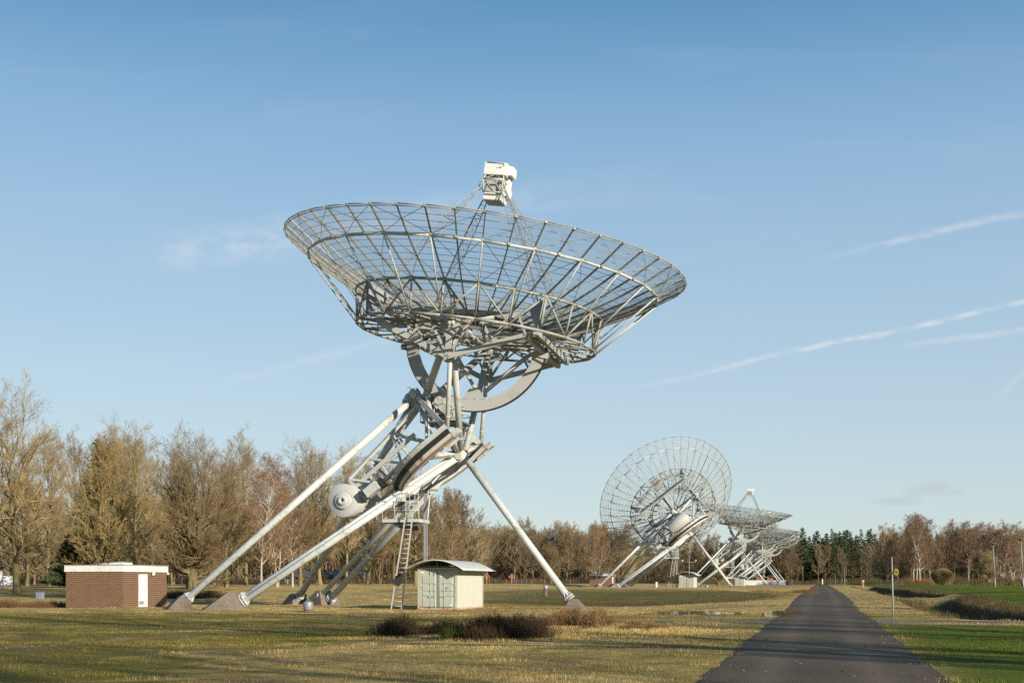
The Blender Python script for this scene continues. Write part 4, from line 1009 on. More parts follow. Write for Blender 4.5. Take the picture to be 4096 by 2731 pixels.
# the tree belt south of the road, outside the picture, that throws the foreground shade
mb = MB(); gs = [grow(50 + i, 20, .3, .2, 15, 5.5, 30, 74, (5, 5, 4), (.5, .5, .5), .15, .17, .03) for i in range(2)]
r2 = random.Random(5)
SHADE = []
for e in np.arange(-58, 24, 5.8): SHADE += [(r2.uniform(18, 34), e + r2.uniform(-2, 2), r2.uniform(21, 27))]
for e in np.arange(24, 66, 5.): SHADE += [(r2.uniform(22, 36), e + r2.uniform(-2, 2), r2.uniform(9, 12))]
for e in np.arange(60, 104, 6.): SHADE += [(r2.uniform(34, 46), e + r2.uniform(-2, 2), r2.uniform(13, 17))]
for n, e, h in SHADE:
    x, y = ne(n, e)
    if abs(x) < .435 * y + 9 and y > -9: continue
    g = r2.choice(gs); a = r2.uniform(0, 6.28); s = h / 20.
    for lv in range(4):
        if not g[lv]: continue
        q = np.array(g[lv]); c, s_ = math.cos(a), math.sin(a); o = q.copy()
        for b in (0, 3): o[:, b] = (q[:, b] * c - q[:, b + 1] * s_) * s + x; o[:, b + 1] = (q[:, b] * s_ + q[:, b + 1] * c) * s + y; o[:, b + 2] = q[:, b + 2] * s + gz(x, y)
        o[:, 6:] *= s; mb.tubes(o, 3 if lv > 1 else 5)
tag(obj('woodland', mb, M['bark_far']), 'belt of bare trees beside the road, outside the view, shading the foreground', 'woodland', kind='stuff')

# ---------------------------------------------------------------- containers with curved roofs
def mk_cont(name, c, rust):
    t = NT(name); v = t.coord('Object'); a = t.noise(v, 1.5, 6); b = t.noise(v, 5., 9, .75)
    col = t.ramp(a, [(.3, tuple(x * .9 for x in c)), (.7, c)])
    sep = t.n('ShaderNodeSeparateXYZ'); t.l(v, sep.inputs[0])
    low = t.ramp(sep.outputs[2], [(.0, .17), (.30, .06), (1.0, .0)])
    r = t.math('ADD', b, low)
    col = t.mix(t.ramp(r, [(.635 - rust, 0), (.665 - rust, 1)]), col, (.42, .17, .08))
    return t.set(col, .55, 0, .3)
M['cont'] = mk_cont('pale_green_paint', (.375, .39, .32), 0.0); M['cont_side'] = mk_cont('cream_green_paint', (.40, .395, .33), .0)
M['orange'] = mk_cont('orange_paint', (.36, .13, .07), .0)
M['roofsheet'] = flat('roof_sheet', (.52, .52, .48), .4)
def build_container(label, front='cont'):
    t = thing('shipping_container', 0, 0, 0, -YAW, label, 'container', 'containers under the telescopes')
    Wd, Ln, H = 2.44, 6.06, 2.55
    F_ = M[front]; SD = M['cont_side'] if front == 'cont' else F_
    def corr(p0, p1, z0, z1, outv, nm, per=.125, dep=.036):
        p0 = np.array(p0, float); p1 = np.array(p1, float); L = np.linalg.norm(p1 - p0); d = (p1 - p0) / L; o = np.array(outv, float); n = int(L / per)
        prof = []
        for k in range(n):
            s0 = k * L / n; q = L / n
            for f, g in ((0, 0), (.28, 0), (.5, 1), (.78, 1)): prof.append((s0 + f * q, g * dep))
        prof.append((L, 0)); V = []; Fq = []
        for s_, g in prof:
            b = p0 + d * s_ - o * g; V += [(*b[:2], z0), (*b[:2], z1)]
        for k in range(len(prof) - 1): Fq.append([2 * k, 2 * k + 2, 2 * k + 3, 2 * k + 1])
        mb = MB(); mb.add(V, np.array(Fq)); return obj(nm, mb, SD, t)
    corr((Wd / 2 - .02, .1), (Wd / 2 - .02, Ln - .1), .16, H - .1, (1, 0), 'side_wall'); corr((-Wd / 2 + .02, Ln - .1), (-Wd / 2 + .02, .1), .16, H - .1, (-1, 0), 'side_wall')
    corr((Wd / 2 - .1, Ln - .03), (-Wd / 2 + .1, Ln - .03), .16, H - .1, (0, 1), 'back_wall')
    mb = MB()
    for x in (-1, 1):
        for y in (.06, Ln - .06): mb.box((x * (Wd / 2 - .06), y, H / 2), (.12, .12, H))
        mb.box((x * (Wd / 2 - .05), Ln / 2, .09), (.10, Ln - .24, .14)); mb.box((x * (Wd / 2 - .05), Ln / 2, H - .06), (.10, Ln - .24, .11))
    for y in (.06, Ln - .06): mb.box((0, y, .085), (Wd - .24, .11, .15)); mb.box((0, y, H - .06), (Wd - .24, .11, .12))
    mb.plate([(-Wd / 2 + .1, .1, H - .03), (Wd / 2 - .1, .1, H - .03), (Wd / 2 - .1, Ln - .1, H - .03), (-Wd / 2 + .1, Ln - .1, H - .03)], (0, 0, .03))
    obj('frame', mb, F_, t)
    mb = MB()
    for x in (-1, 1):
        for y in (0.04, Ln - .04): mb.box((x * (Wd / 2 - .085), y, .06), (.176, .176, .125))
    mb.box((0, -.004, .03), (Wd - .4, .03, .05)); obj('corner_casting', mb, M['rust'], t)
    for s in (-1, 1):
        mb = MB(); cx = s * .555; mb.box((cx, .055, 1.30), (1.06, .045, 2.22))
        for z, h in ((2.28, .22), (1.85, .52), (1.33, .34), (.96, .26), (.48, .56)):
            if z == 2.28: continue
            v = [(-.42, 0, -h / 2), (.42, 0, -h / 2), (.42, 0, h / 2), (-.42, 0, h / 2), (-.39, -.035, -h / 2 + .04), (.39, -.035, -h / 2 + .04), (.39, -.035, h / 2 - .04), (-.39, -.035, h / 2 - .04)]
            mb.add([(cx - s * .03 + a, .033 + b, z + c) for a, b, c in v], [np.array([[4, 5, 6, 7], [0, 1, 5, 4], [1, 2, 6, 5], [2, 3, 7, 6], [3, 0, 4, 7]])])
        d = obj('door', mb, F_, t)
        for xx in (.16, .42):
            mb = MB(); x = s * xx - s * .0; mb.tube((x, -.005, .14), (x, -.005, H - .08), .02, n=8)
            for z in (.3, .95, 1.35, 2.2): mb.box((x, .01, z), (.09, .05, .07))
            if xx == .16: mb.box((x + s * .18, -.02, .82), (.36, .025, .04)); mb.box((x + s * .32, -.03, .80), (.08, .03, .12), None)
            obj('locking_bar', mb, F_, d)
        mb = MB()
        for z in (.35, .95, 1.55, 2.15): mb.box((s * (Wd / 2 - .13), .02, z), (.06, .06, .14))
        obj('hinges', mb, F_, d)
    mb = MB(); mb.box((0, .03, 1.25), (.03, .03, 2.3)); obj('door_seal', mb, M['dark'], t)
    mb = MB(); mb.box((.60, -.004, 1.30), (.17, .012, .24)); mb.box((.66, -.012, 1.24), (.04, .012, .1), None, 1); obj('notice_plate', mb, [M['galv'], M['white']], t)
    mb = MB(); mb.box((-.95, .0, 2.26), (.26, .02, .15)); obj('vent_plate', mb, M['ac'], t)
    mb = MB(); mb.box((.86, .0, .33), (.11, .02, .10)); obj('small_label', mb, M['white'], t)
    # roof: a curved corrugated sheet over timber bearers
    mb = MB(); V = []; F = []; na_ = 15; ny = 60; ch, sag = 3.75, .62; y0, y1 = -.95, Ln + .55
    for k in range(ny + 1):
        y = y0 + (y1 - y0) * k / ny
        for i in range(na_):
            u = -1 + 2 * i / (na_ - 1); V.append((u * ch / 2 + .08, y, H + .47 - sag * u * u + .018 * (1 if k % 2 else -1)))
    for k in range(ny):
        for i in range(na_ - 1): F.append([k * na_ + i, k * na_ + i + 1, (k + 1) * na_ + i + 1, (k + 1) * na_ + i])
    mb.add(V, np.array(F), True); ro = obj('roof', mb, M['roofsheet'], t)
    md = ro.modifiers.new('thickness', 'SOLIDIFY'); md.thickness = .02
    mb = MB()
    for y in (.05, Ln - .05):
        for x in (-1.1, 0, 1.1): mb.box((x, y, H + .2 * (1.2 if x == 0 else .5)), (.09, .09, .40 if x == 0 else .18))
        mb.box((0, y, H + .04), (2.7, .08, .08))
    obj('roof_bearer', mb, M['dark'], ro)
    return t
def text_mesh(body, size, mat, depth=.004):
    cu = bpy.data.curves.new('lettering', 'FONT'); cu.body = body; cu.size = size; cu.extrude = depth; cu.align_x = 'CENTER'; cu.align_y = 'CENTER'
    o = bpy.data.objects.new('lettering_source', cu); COL.objects.link(o); dg = bpy.context.evaluated_depsgraph_get(); dg.update()
    me = bpy.data.meshes.new_from_object(o.evaluated_get(dg)); me.materials.clear(); me.materials.append(mat)
    bpy.data.objects.remove(o); return me
C_N, C_DE = -1.94 - 20.373, -4.0
cont = build_container('pale green container with curved tin roof under the nearest telescope'); x, y = ne(C_N, 76.136 + C_DE); cont.location = (x, y, gz(x, y) - .04)
for e, lab in ((218.74, 'pale green container with curved tin roof under the edge-on telescope'), (361.3, 'small distant green container with curved roof beside the white track wall')):
    x, y = ne(C_N, e + C_DE); dup(cont, x, y, {218.74: .44, 361.3: .62}[e] + .02, -YAW, lab)
om = {M['cont'].name: M['orange'], M['cont_side'].name: M['orange']}
first = None
for e, lab in ((481, 'tiny orange container with curved roof, left of the two behind the track wall'), (560, 'tiny orange container with curved roof, right of the two behind the track wall')):
    x, y = ne(C_N - (.0 if e == 481 else -.5), e + C_DE)
    if first is None:
        first = build_container(lab, 'orange'); first.location = (x, y, 1.3); first['label'] = lab
    else: dup(first, x, y, 1.7, -YAW, lab)
# the number plate on the nearest container only
mb = MB(); mb.box((.62, -.012, 2.10), (.86, .012, .17)); pl = obj('number_plate', mb, M['white'], cont)
me = text_mesh('HAKU 2912496', .135, M['black']); link('lettering', me, pl, Matrix.Translation((.62, -.021, 2.10)) @ Matrix.Rotation(PI / 2, 4, 'X') @ Matrix.Diagonal((.86, 1.15, 1, 1)))

# ---------------------------------------------------------------- brick huts
def build_hut(label):
    t = thing('brick_hut', 0, 0, 0, -YAW, label, 'hut', 'brick huts beside the telescopes'); Wd, Ln, H = 4.11, 5.5, 2.3
    mb = MB(); b = -.35
    # west, south (with the door opening), east and north walls
    mb.box((-Wd / 2, .1, (H + b) / 2), (Wd, .2, H - b)); mb.box((-Wd / 2, Ln - .1, (H + b) / 2), (Wd, .2, H - b)); mb.box((-Wd + .1, Ln / 2, (H + b) / 2), (.2, Ln - .4, H - b))
    d0, d1, dh = 1.86, 3.02, 2.15
    mb.box((-.1, (.2 + d0) / 2, (H + b) / 2), (.2, d0 - .2, H - b)); mb.box((-.1, (d1 + Ln - .2) / 2, (H + b) / 2), (.2, Ln - .2 - d1, H - b)); mb.box((-.1, (d0 + d1) / 2, (dh + H) / 2), (.2, d1 - d0, H - dh))
    obj('wall', mb, M['brick'], t)
    mb = MB(); mb.box((-Wd / 2, Ln / 2, 2.49), (Wd + .14, Ln + .14, .40)); r_ = obj('roof_fascia', mb, M['fascia'], t)
    mb = MB(); mb.box((-Wd / 2, Ln / 2, 2.72), (Wd + .20, Ln + .20, .05)); mb.box((-Wd / 2, Ln / 2, 2.70), (Wd - .3, Ln - .3, .08)); obj('roof_edge', mb, M['galv'], r_)
    mb = MB(); mb.box((-1.6, 2.4, 2.83), (1.0, 1.2, .12)); mb.add([(-1.6 + a, 2.4 + b_, 2.90 + .0 * c) for a, b_, c in ((-.5, -.6, 0), (.5, -.6, 0), (.5, .6, 0), (-.5, .6, 0))] + [(-1.6, 2.4, 2.98)], [np.array([[0, 1, 4], [1, 2, 4], [2, 3, 4], [3, 0, 4]])]); obj('skylight', mb, M['ac'], t)
    mb = MB(); mb.lathe([(.3, 2.72), (.28, 2.8), (.18, 2.88), (0, 2.9)], (-2.2, 1.4, 0), (0, 0, 1), (1, 0, 0), (0, 1, 0), 16); obj('roof_vent', mb, M['galv'], t)
    mb = MB(); mb.box((-.09, (d0 + d1) / 2, 1.07), (.06, d1 - d0 - .1, 2.13)); d = obj('door', mb, M['white'], t)
    mb = MB()
    for yy in (d0 + .03, d1 - .03): mb.box((-.06, yy, 1.07), (.1, .05, 2.14))
    mb.box((-.06, (d0 + d1) / 2, 2.12), (.1, d1 - d0 - .1, .05)); obj('door_frame', mb, M['white'], d)
    mb = MB(); mb.box((-.05, d1 - .2, 1.05), (.04, .03, .2)); mb.box((-.055, d0 + .45, .28), (.02, .55, .22)); obj('handle', mb, M['galv'], d)
    mb = MB(); mb.lathe([(0, 0), (.14, .02), (.17, .1), (.1, .17), (0, .18)], (.06, 3.55, 2.18), (.8, 0, -.3), (0, 1, 0), (.3, 0, .8), 14); mb.box((.05, 3.55, 2.2), (.1, .1, .08), None, 1); obj('wall_lamp', mb, [M['ac'], M['dark']], t)
    return t
M['fascia'] = paint('white_fascia', (.64, .61, .56), (.34, .29, .18), .45)
hut = build_hut('near brick hut with white fascia and white door left of the largest telescope'); HN_, HD = -22.82 - 20.373, -4.0
x, y = ne(HN_, 76.136 + HD); hut.location = (x, y, gz(x, y))
for n_, e, lab, z in ((-39.0, 237.6, 'small distant brick hut with white fascia at the feet of the edge-on telescope', .62), (-26.0, 402., 'tiny far brick hut showing a white roof edge beyond the edge-on telescope', .7)):
    x, y = ne(n_, e); dup(hut, x, y, z, -YAW, lab)

# ---------------------------------------------------------------- posts, poles, vents, lamps, fence, signs
M['pole'] = flat('pale_pole_paint', (.27, .28, .275), .5); M['wood'] = flat('weathered_wood', (.24, .17, .10), .85, 0, .3, 9); M['redwood'] = flat('red_brown_timber', (.40, .17, .09), .8, 0, .25, 6)
M['yellow'] = flat('yellow_cable', (.55, .40, .06), .5); M['slate'] = flat('dark_slate', (.07, .068, .07), .95); M['pipe'] = flat('fibre_pipe', (.12, .085, .06), .85, 0, .3, 8)
M['glassgreen'] = flat('pale_green_panel', (.30, .38, .36), .4); M['signgreen'] = flat('green_sign', (.12, .28, .12), .5)
def at_ground(name, X, Y, label, cat, group=None, rz=0., sink=.0): return thing(name, X, Y, gz(X, Y) - sink, rz, label, cat, group)
v1 = at_ground('vent_pipe', -11.3, 70, 'short grey drum vent on a brick collar in the grass before the rear legs', 'vent')
mb = MB(); mb.lathe([(0, .0), (.0, .12), (.24, .12), (.26, .16), (.27, .52), (.25, .56), (.10, .60), (0, .60)], (0, 0, 0), (0, 0, 1), (1, 0, 0), (0, 1, 0), 20); obj('cap', mb, M['galv'], v1)
mb = MB(); mb.lathe([(.25, -.2), (.25, .118), (0, .118)], (0, 0, 0), (0, 0, 1), (1, 0, 0), (0, 1, 0), 20); obj('base', mb, M['brick'], v1)
mb = MB(); mb.poly([(.06, 0, .59), (.06, 0, .70), (-.06, 0, .70), (-.06, 0, .59)], .012); obj('handle', mb, M['galv'], v1)
def vent_post(X, Y, h, r, label, grp='capped vent posts'):
    t = at_ground('vent_post', X, Y, label, 'vent', grp)
    mb = MB(); mb.lathe([(r * .85, -.3), (r * .85, h - .22), (0, h - .22)], (0, 0, 0), (0, 0, 1), (1, 0, 0), (0, 1, 0), 16); obj('pipe', mb, M['pipe'], t)
    mb = MB(); mb.lathe([(r, h - .26), (r * 1.08, h - .05), (r * .8, h), (0, h)], (0, 0, 0), (0, 0, 1), (1, 0, 0), (0, 1, 0), 16); obj('cap', mb, M['galv'], t); return t
vent_post(2.92, 110, .92, .19, 'brown vent post with grey cap on the bank beside the right telescope leg')
vent_post(31.6, 205, .75, .3, 'small capped vent post between the container and legs of the edge-on telescope')
vent_post(27.1, 205, .7, .3, 'small grey vent drum left of the container under the edge-on telescope')
t = at_ground('marker_post', 30, 262, 'short white marker post in the far meadow left of the edge-on telescope ladder', 'post'); mb = MB(); mb.box((0, 0, .5), (.35, .35, 1.4)); mb.box((0, 0, 1.24), (.42, .42, .08)); obj('post', mb, M['white'], t)
for X, Y, h, lab, coil, lean in ((15.1, 50, 2.4, 'pale steel pole with a coil of yellow cable beside the road', True, -.025), (39.3, 149, 2.35, 'plain pale pole beside the road, second from the viewer', False, -.03), (63.6, 248, 2.3, 'plain pale pole beside the road, third from the viewer', False, -.02), (105.8, 420, 2.6, 'thin distant pole near the end of the road, left one of a pair', False, 0.), (112.4, 444, 2.6, 'thin distant pole near the end of the road, right one of a pair', False, 0.)):
    t = at_ground('roadside_pole', X, Y, lab, 'pole', 'pale poles along the road'); t.rotation_euler = (0, lean, 0)
    mb = MB(); mb.tube((0, 0, -.3), (0, 0, h), .034, .024, n=12); mb.tube((0, 0, h), (0, 0, h + .02), .028, n=12); obj('pole', mb, M['pole'], t)
    if coil:
        c = thing('cable_coil', X + .09, Y - .04, gz(X, Y) + h * .76, 0, 'coil of yellow cable hanging on the nearest roadside pole', 'cable')
        mb = MB()
        for k, (r, ox, oz) in enumerate(((.10, 0, 0), (.092, .006, .006), (.085, -.006, -.006))):
            mb.poly([(ox + r * math.cos(a) * .9, -.02 * k, oz + r * math.sin(a) * 1.2) for a in np.linspace(0, 2 * PI, 20)[:-1]], .010, 6, True)
        mb.poly([(.03, -.02, .06), (-.03, -.03, -.01), (.02, -.04, -.07)], .009, 6); obj('loops', mb, M['yellow'], c)
        mb = MB(); mb.poly([(.08, 0, -.05), (.10, 0, -.2), (.07, 0, -.36), (.0, 0, -.42), (-.06, 0, -.43)], .009, 6); obj('loose_end', mb, M['wood'], c)
t = at_ground('boundary_post', U(1982, 190), 190, 'stout wooden post with a yellow top standing beyond the roadside ditch', 'post'); mb = MB(); mb.box((0, 0, .75), (.28, .28, 1.9)); obj('post', mb, M['wood'], t); mb = MB(); mb.box((0, 0, 1.76), (.30, .30, .2)); obj('top', mb, M['yellow'], t)
t = at_ground('boundary_post', U(1889, 500), 500, 'pale yellow post standing at the far end of the road', 'post'); mb = MB(); mb.box((0, 0, .9), (.4, .4, 2.4)); obj('post', mb, flat('cream_paint', (.62, .52, .28)), t)
for X, Y, h, lab in ((57.4, 150, 5.25, 'grey street lamp with a flat round head, the left of two by the right-hand wood'), (56.7, 140, 5.4, 'grey street lamp cut by the right edge of the photo')):
    t = at_ground('street_lamp', X, Y, lab, 'street lamp', 'street lamps by the right-hand wood'); t.rotation_euler = (0, -.05, 0)
    mb = MB(); mb.tube((0, 0, -.3), (0, 0, 1.1), .085, n=12); mb.tube((0, 0, 1.1), (0, 0, h - .2), .06, .045, n=12); obj('pole', mb, M['galv'], t)
    mb = MB(); mb.lathe([(0, h - .25), (.12, h - .24), (.3, h - .1), (.33, h - .04), (.28, h), (0, h + .04)], (0, 0, 0), (0, 0, 1), (1, 0, 0), (0, 1, 0), 20); obj('lamp_head', mb, M['dark'], t)
# anemometer mast by the second telescope
t = at_ground('sensor_mast', U(1583, 228), 228, 'thin mast with a crossbar of wind sensors right of the edge-on telescope ladder', 'mast')
mb = MB(); mb.tube((0, 0, -.3), (0, 0, 6.2), .07, .04, n=8); mb.tube((-1.2, 0, 5.0), (1.2, 0, 4.9), .03, n=6); obj('pole', mb, M['pole'], t)
for s in (-1, 1):
    mb = MB(); mb.tube((1.2 * s, 0, 4.95), (1.2 * s, 0, 5.2), .03, n=6); mb.box((1.2 * s, 0, 5.25), (.22, .12, .16)); obj('wind_sensor', mb, M['white'], t)
# wire fence in front of the far woods
def fence(pts, gap, h, label):
    f = thing('wire_fence', pts[0][0], pts[0][1], 0, 0, label, 'fence'); P = []; r2 = random.Random(3)
    for a, b in zip(pts[:-1], pts[1:]):
        L = math.hypot(b[0] - a[0], b[1] - a[1]); n = int(L / gap)
        P += [(a[0] + (b[0] - a[0]) * k / n, a[1] + (b[1] - a[1]) * k / n) for k in range(n)]
    P.append(pts[-1]); o = np.array([pts[0][0], pts[0][1], 0]); W_ = []
    for x, y in P:
        z = gz(x, y); hh = h * r2.uniform(.92, 1.08); mb = MB(); q = np.array([x, y, z]) - o; mb.tube(q - [0, 0, .2], q + [r2.gauss(0, .05), 0, hh], .075, .065, n=7); obj('post', mb, M['wood'], f); W_.append(q)
    mb = MB()
    for f_ in (.35, .65, .92): mb.poly([q + [0, -.08, h * f_] for q in W_], .012, 4, cap=False)
    obj('wire', mb, M['galv'], f); return f
fence([(-70, 238), (-38, 262), (-14, 330), (6, 385), (38, 400)], 4.3, 1.25, 'low wire fence on wooden posts running along the far edge of the meadow')
# red timber posts with gabled tops
for u, Y, h, lab in ((1118, 330, 2.95, 'red-brown timber post with a small open gable, beside the container roof'), (1175.6, 330, 2.7, 'red-brown timber post with a small open gable, standing alone before the wood'), (876, 250, 2.4, 'red-brown timber post with a small open gable, half hidden between trees behind the ladder')):
    t = at_ground('gabled_post', U(u, Y), Y, lab, 'timber post', 'gabled timber posts before the wood')
    mb = MB(); mb.box((0, 0, h * .4), (.16, .16, h)); 
    for s in (-1, 1): mb.beam((.06 * s, 0, h * .35), (.38 * s, 0, h * .60), .09, .09, (0, 1, 0))
    obj('post', mb, M['redwood'], t)
    mb = MB(); w_, z0, z1 = .80, h * .61, h * .97
    mb.beam((-w_, 0, z0), (w_, 0, z0), .13, .13, (0, 1, 0))
    for s in (-1, 1): mb.beam((w_ * s, 0, z0 + .04), (0, 0, z1), .12, .12, (0, 1, 0)); mb.beam((.1 * s, 0, z0), (.34 * s, 0, z0 + (z1 - z0) * .5), .08, .08, (0, 1, 0))
    obj('gable', mb, M['redwood'], t)
# long open pavilion behind the trees
t = at_ground('pavilion', U(748, 262), 262, 'long low open shed with a dark roof among the trees behind the telescope legs', 'shed', rz=.0); L = 17.5
mb = MB(); mb.sweep([(np.array([x, 0, 0]), np.array([0, 1, 0]), np.array([0, 0, 1])) for x in (-L / 2, L / 2)], [(-3.2, 1.55), (0, 2.75), (3.2, 1.55), (3.2, 1.42), (0, 2.6), (-3.2, 1.42)]); obj('roof', mb, M['slate'], t)
for k in range(9): mb = MB(); x = -L / 2 + .4 + k * (L - .8) / 8; mb.box((x, -2.8, .7), (.16, .16, 1.6)); mb.beam((x, -2.8, .9), (x + .5, -2.8, 1.42), .1, .1); obj('post', mb, M['wood'], t)
for k in range(8):
    mb = MB(); x = -L / 2 + .4 + (k + .5) * (L - .8) / 8; mb.box((x, -2.3, .45), (1.5, .06, .9)); obj('panel', mb, M['glassgreen'] if k % 3 != 1 else M['dark'], t)
mb = MB(); mb.box((0, 2.6, .7), (L, .1, 1.5)); obj('wall', mb, M['dark'], t)
# signs and boards on the far left
def mk_photo():
    t = NT('grey_photo_print'); v = t.coord('Object'); f = t.noise(v, 3.2, 6, .6, .8); return t.set(t.ramp(f, [(.38, .06), (.47, .28), (.55, .72)]), .5)
M['photo'] = mk_photo()
t = at_ground('photo_board', U(15, 138), 138, 'low grey-and-white picture board at the left edge beside the big tree trunk', 'board'); mb = MB(); mb.box((0, 0, .9), (1.25, .06, .98)); obj('panel', mb, M['photo'], t); mb = MB(); mb.box((0, .03, 1.42), (1.35, .08, .06))
for s in (-1, 1): mb.box((s * .6, .06, .6), (.08, .08, 1.5))
obj('frame', mb, M['galv'], t); mb = MB(); mb.box((-.15, 0, .14), (.5, .3, .35)); mb.box((.35, 0, .1), (.4, .3, .3)); obj('base', mb, M['wood'], t)
t = at_ground('notice_board', U(-7, 134), 134, 'tall white notice board in a steel frame cut by the left edge', 'board'); mb = MB(); mb.box((0, 0, 1.35), (1.2, .05, 1.25)); obj('panel', mb, M['white'], t); mb = MB()
for s in (-1, 1): mb.box((s * .64, 0, 1.0), (.07, .08, 2.3))
mb.box((0, 0, 2.08), (1.3, .06, .07)); obj('frame', mb, M['galv'], t)
t = at_ground('information_sign', U(118.5, 188), 188, 'small white and green information sign among the trunks left of the brick hut', 'sign'); mb = MB(); mb.box((0, 0, .98), (.62, .05, .62)); obj('panel', mb, M['white'], t); mb = MB()
for s in (-1, 1): mb.box((s * .15, -.03, 1.0), (.2, .012, .45))
obj('print', mb, M['signgreen'], t); mb = MB(); mb.box((-.2, .03, .4), (.08, .05, 1.2)); obj('post', mb, M['dark'], t)
for u, lab in ((387.5, 'small white sign on a post just right of the brick hut'), (430.5, 'small white sign left of the fan-shaped tree trunk')):
    t = at_ground('sign', U(u, 205), 205, lab, 'sign', 'small white signs'); mb = MB(); mb.box((0, 0, 1.95), (.5, .04, .36)); obj('panel', mb, M['white'], t); mb = MB(); mb.box((0, .04, .9), (.06, .05, 2.3)); obj('post', mb, M['dark'], t)
t = at_ground('utility_cabinet', U(92, 112), 112, 'low blue-grey utility cabinet in the grass left of the brick hut', 'cabinet', rz=-.2); mb = MB(); mb.box((0, 0, .2), (.60, .4, .7)); mb.box((0, 0, .57), (.66, .46, .05)); obj('body', mb, flat('blue_grey_paint', (.17, .20, .24)), t); mb = MB(); mb.box((.02, -.21, .25), (.03, .02, .5)); mb.box((-.08, -.215, .3), (.04, .02, .1)); obj('door_strip', mb, M['galv'], t)
# white walls of the rail track under the far telescopes
t_ = thing('track_wall', *ne(-21.5, 462), 0, -YAW, 'long low white wall at the end of the telescope rail track', 'wall')
mb = MB(); mb.box((-.0, 0, 1.55), (17.6, .5, 1.9)); mb.box((-8.6, 60, 1.55), (.5, 119.5, 1.9)); mb.box((8.6, 60, 1.55), (.5, 119.5, 1.9)); mb.box((0, 0, 2.53), (17.8, .62, .08)); obj('wall', mb, M['fascia'], t_)
for k, (n, e) in enumerate(((-12.0, 462.5), (-10.9, 464))):
    x, y = ne(n, e); t = thing('concrete_block', x, y, .9, -YAW, ('grey concrete buffer block at the right end of the white track wall, nearer one', 'grey concrete buffer block at the right end of the white track wall, farther one')[k], 'block', 'buffer blocks'); mb = MB(); mb.box((0, 0, .7), (1.1, 1.2, 1.9)); mb.box((0, -.62, 1.0), (.3, .08, .8)); mb.box((0, -.62, 1.35), (.7, .06, .12)); obj('body', mb, M['concrete'], t)

# ---------------------------------------------------------------- sky, sun, camera
SKY_GAIN = 4.15
SUN_EL, SUN_AZ = R(17.5), R(139)
w = bpy.data.worlds.new('World'); sc.world = w; w.use_nodes = True
nt = w.node_tree; bg = nt.nodes['Background']
def wn(t, **k):
    n = nt.nodes.new(t)
    for a, b in k.items(): setattr(n, a, b)
    return n
def wm(op, a, b=None, c=None, clamp=False):
    n = wn('ShaderNodeMath', operation=op, use_clamp=clamp)
    for i, v in enumerate((a, b, c)):
        if v is None: continue
        if hasattr(v, 'links'): nt.links.new(v, n.inputs[i])
        else: n.inputs[i].default_value = v
    return n.outputs[0]
sky = wn('ShaderNodeTexSky', sky_type='NISHITA'); sky.sun_disc = False; sky.sun_elevation = SUN_EL; sky.sun_rotation = SUN_AZ
sky.air_density = 1.0; sky.dust_density = .25; sky.ozone_density = 1.2; sky.altitude = 0
tc = wn('ShaderNodeTexCoord'); sp = wn('ShaderNodeSeparateXYZ'); nt.links.new(tc.outputs['Generated'], sp.inputs[0])
yy = wm('MAXIMUM', sp.outputs[1], .05); gx = wm('DIVIDE', sp.outputs[0], yy); gz_ = wm('DIVIDE', sp.outputs[2], yy)
cb = wn('ShaderNodeCombineXYZ'); nt.links.new(gx, cb.inputs[0]); nt.links.new(gz_, cb.inputs[1])
def cn(scale, sx, sy, detail=6, rot=0.):
    mp = wn('ShaderNodeMapping'); mp.inputs['Scale'].default_value = (sx, sy, 1); mp.inputs['Rotation'].default_value = (0, 0, rot); nt.links.new(cb.outputs[0], mp.inputs[0])
    n = wn('ShaderNodeTexNoise'); n.inputs['Scale'].default_value = scale; n.inputs['Detail'].default_value = detail; n.inputs['Roughness'].default_value = .62; nt.links.new(mp.outputs[0], n.inputs['Vector']); return n.outputs['Fac']
wig = cn(9, 1, 1, 3); fin = cn(40, 1, 2, 5)
streaks = None
def smooth(a, lo, hi): 
    n = wn('ShaderNodeMapRange', interpolation_type='SMOOTHSTEP'); nt.links.new(a, n.inputs[0]); n.inputs[1].default_value = lo; n.inputs[2].default_value = hi; return n.outputs[0]
def pix(u, v): return (u - 1176) / 2900, (1338 - v) / 2900
# old contrails: long thin bands of ice cloud crossing the sky
for (u0, v0, u1, v1, wd, amt) in ((1330, 916, 2352, 694, .0017, .50), (1960, 806, 2420, 750, .002, .28), (1810, 608, 2380, 482, .0022, .30), (250, 602, 640, 545, .011, .26), (380, 915, 830, 795, .003, .2), (2255, 952, 2375, 830, .003, .16)):
    (x0, z0), (x1, z1) = pix(u0, v0), pix(u1, v1); m = (z1 - z0) / (x1 - x0)
    ln = wm('ADD', wm('MULTIPLY', wm('SUBTRACT', gx, x0), m), z0); ln = wm('ADD', ln, wm('MULTIPLY', wm('SUBTRACT', wig, .5), .018 if amt < .2 else .010))
    d = wm('ABSOLUTE', wm('SUBTRACT', gz_, ln)); prof = wm('SUBTRACT', 1.0, smooth(d, 0., wd * 2.2))
    fade = wm('MULTIPLY', smooth(gx, x0, x0 + (x1 - x0) * .55), wm('SUBTRACT', 1.0, smooth(gx, x1 + .02, x1 + .35)))
    s = wm('MULTIPLY', wm('MULTIPLY', prof, fade), wm('MULTIPLY', wm('MULTIPLY_ADD', smooth(fin, .36, .62), .95, .22), amt))
    streaks = s if streaks is None else wm('ADD', streaks, s)
cir = wm('MULTIPLY', smooth(cn(3.2, 1, 7, 7, .12), .50, .80), .07)
cirm = wm('MULTIPLY', cir, smooth(gz_, .02, .12))
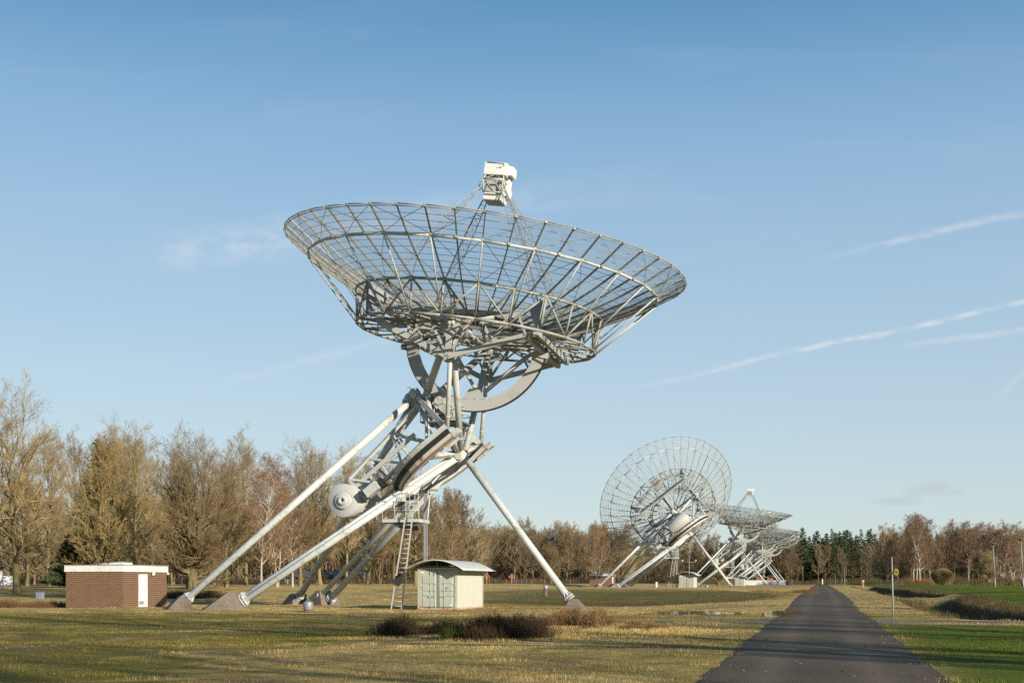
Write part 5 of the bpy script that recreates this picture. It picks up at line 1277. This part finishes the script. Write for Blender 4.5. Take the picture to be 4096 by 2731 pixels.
# a small grey puff low on the right
puff = None; pn = wm('MULTIPLY', wm('SUBTRACT', cn(30, 1, 1.6, 6), .5), 4.2)
for (pu, pv, rx, rz, am) in ((2132, 1124, .021, .0060, .40), (2150, 1131, .026, .0026, .35), (2042, 1150, .024, .0036, .34)):
    px, pz = pix(pu, pv); e2 = wm('ADD', wm('POWER', wm('DIVIDE', wm('SUBTRACT', gx, px), rx), 2.), wm('POWER', wm('DIVIDE', wm('SUBTRACT', gz_, pz), rz), 2.))
    q_ = wm('MULTIPLY', wm('SUBTRACT', 1.0, smooth(wm('ADD', e2, pn), .0, 1.6)), am); puff = q_ if puff is None else wm('MAXIMUM', puff, q_)
cl = wm('ADD', streaks, cirm, None, True)
hs = wn('ShaderNodeHueSaturation'); hs.inputs['Saturation'].default_value = 1.2; hs.inputs['Value'].default_value = 1.0; nt.links.new(sky.outputs[0], hs.inputs['Color'])
# the clear winter air: pale at the horizon, deeper blue overhead
rp_ = wn('ShaderNodeValToRGB'); el_ = rp_.color_ramp.elements
SK = ((0.0, (.565, .655, .695)), (.05, (.54, .65, .71)), (.15, (.475, .615, .73)), (.28, (.345, .525, .705)), (.337, (.265, .455, .67)), (.42, (.115, .295, .53)), (1.0, (.05, .16, .36)))
while len(el_) < len(SK): el_.new(.5)
for q_, (p_, c_) in zip(el_, SK): q_.position = p_; q_.color = (*[v * SKY_GAIN for v in c_], 1)
nt.links.new(wm('MAXIMUM', sp.outputs[2], 0.0), rp_.inputs[0])
mxs = wn('ShaderNodeMix', data_type='RGBA'); mxs.inputs[0].default_value = .88; nt.links.new(hs.outputs[0], mxs.inputs[6]); nt.links.new(rp_.outputs[0], mxs.inputs[7])
mx = wn('ShaderNodeMix', data_type='RGBA'); nt.links.new(cl, mx.inputs[0]); nt.links.new(mxs.outputs[2], mx.inputs[6]); mx.inputs[7].default_value = (3.5, 3.6, 3.65, 1)
mx2 = wn('ShaderNodeMix', data_type='RGBA'); nt.links.new(puff, mx2.inputs[0]); nt.links.new(mx.outputs[2], mx2.inputs[6]); mx2.inputs[7].default_value = (2.2, 2.28, 2.32, 1)
nt.links.new(mx2.outputs[2], bg.inputs['Color']); bg.inputs['Strength'].default_value = .15

sl = bpy.data.lights.new('sun', 'SUN'); sl.energy = 5.0; sl.angle = R(.55); sl.color = (1, .91, .765)
so = bpy.data.objects.new('sun', sl); COL.objects.link(so)
dirv = Vector((math.sin(SUN_AZ) * math.cos(SUN_EL), math.cos(SUN_AZ) * math.cos(SUN_EL), math.sin(SUN_EL)))
so.rotation_euler = dirv.to_track_quat('Z', 'Y').to_euler()

cam = bpy.data.cameras.new('camera'); co = bpy.data.objects.new('camera', cam); COL.objects.link(co)
co.location = (0, 0, 1.6); co.rotation_euler = (PI / 2, 0, 0)
cam.sensor_width = 36; cam.lens = 36 * 2900 / 2352; cam.shift_y = (1338 - 784) / 2352; cam.clip_start = .1; cam.clip_end = 9000
sc.camera = co
sc.view_settings.view_transform = 'Standard'; sc.view_settings.look = 'None'; sc.view_settings.exposure = .6; sc.view_settings.gamma = 1
sc.cycles.use_denoising = False; sc.cycles.max_bounces = 5; sc.cycles.transparent_max_bounces = 24
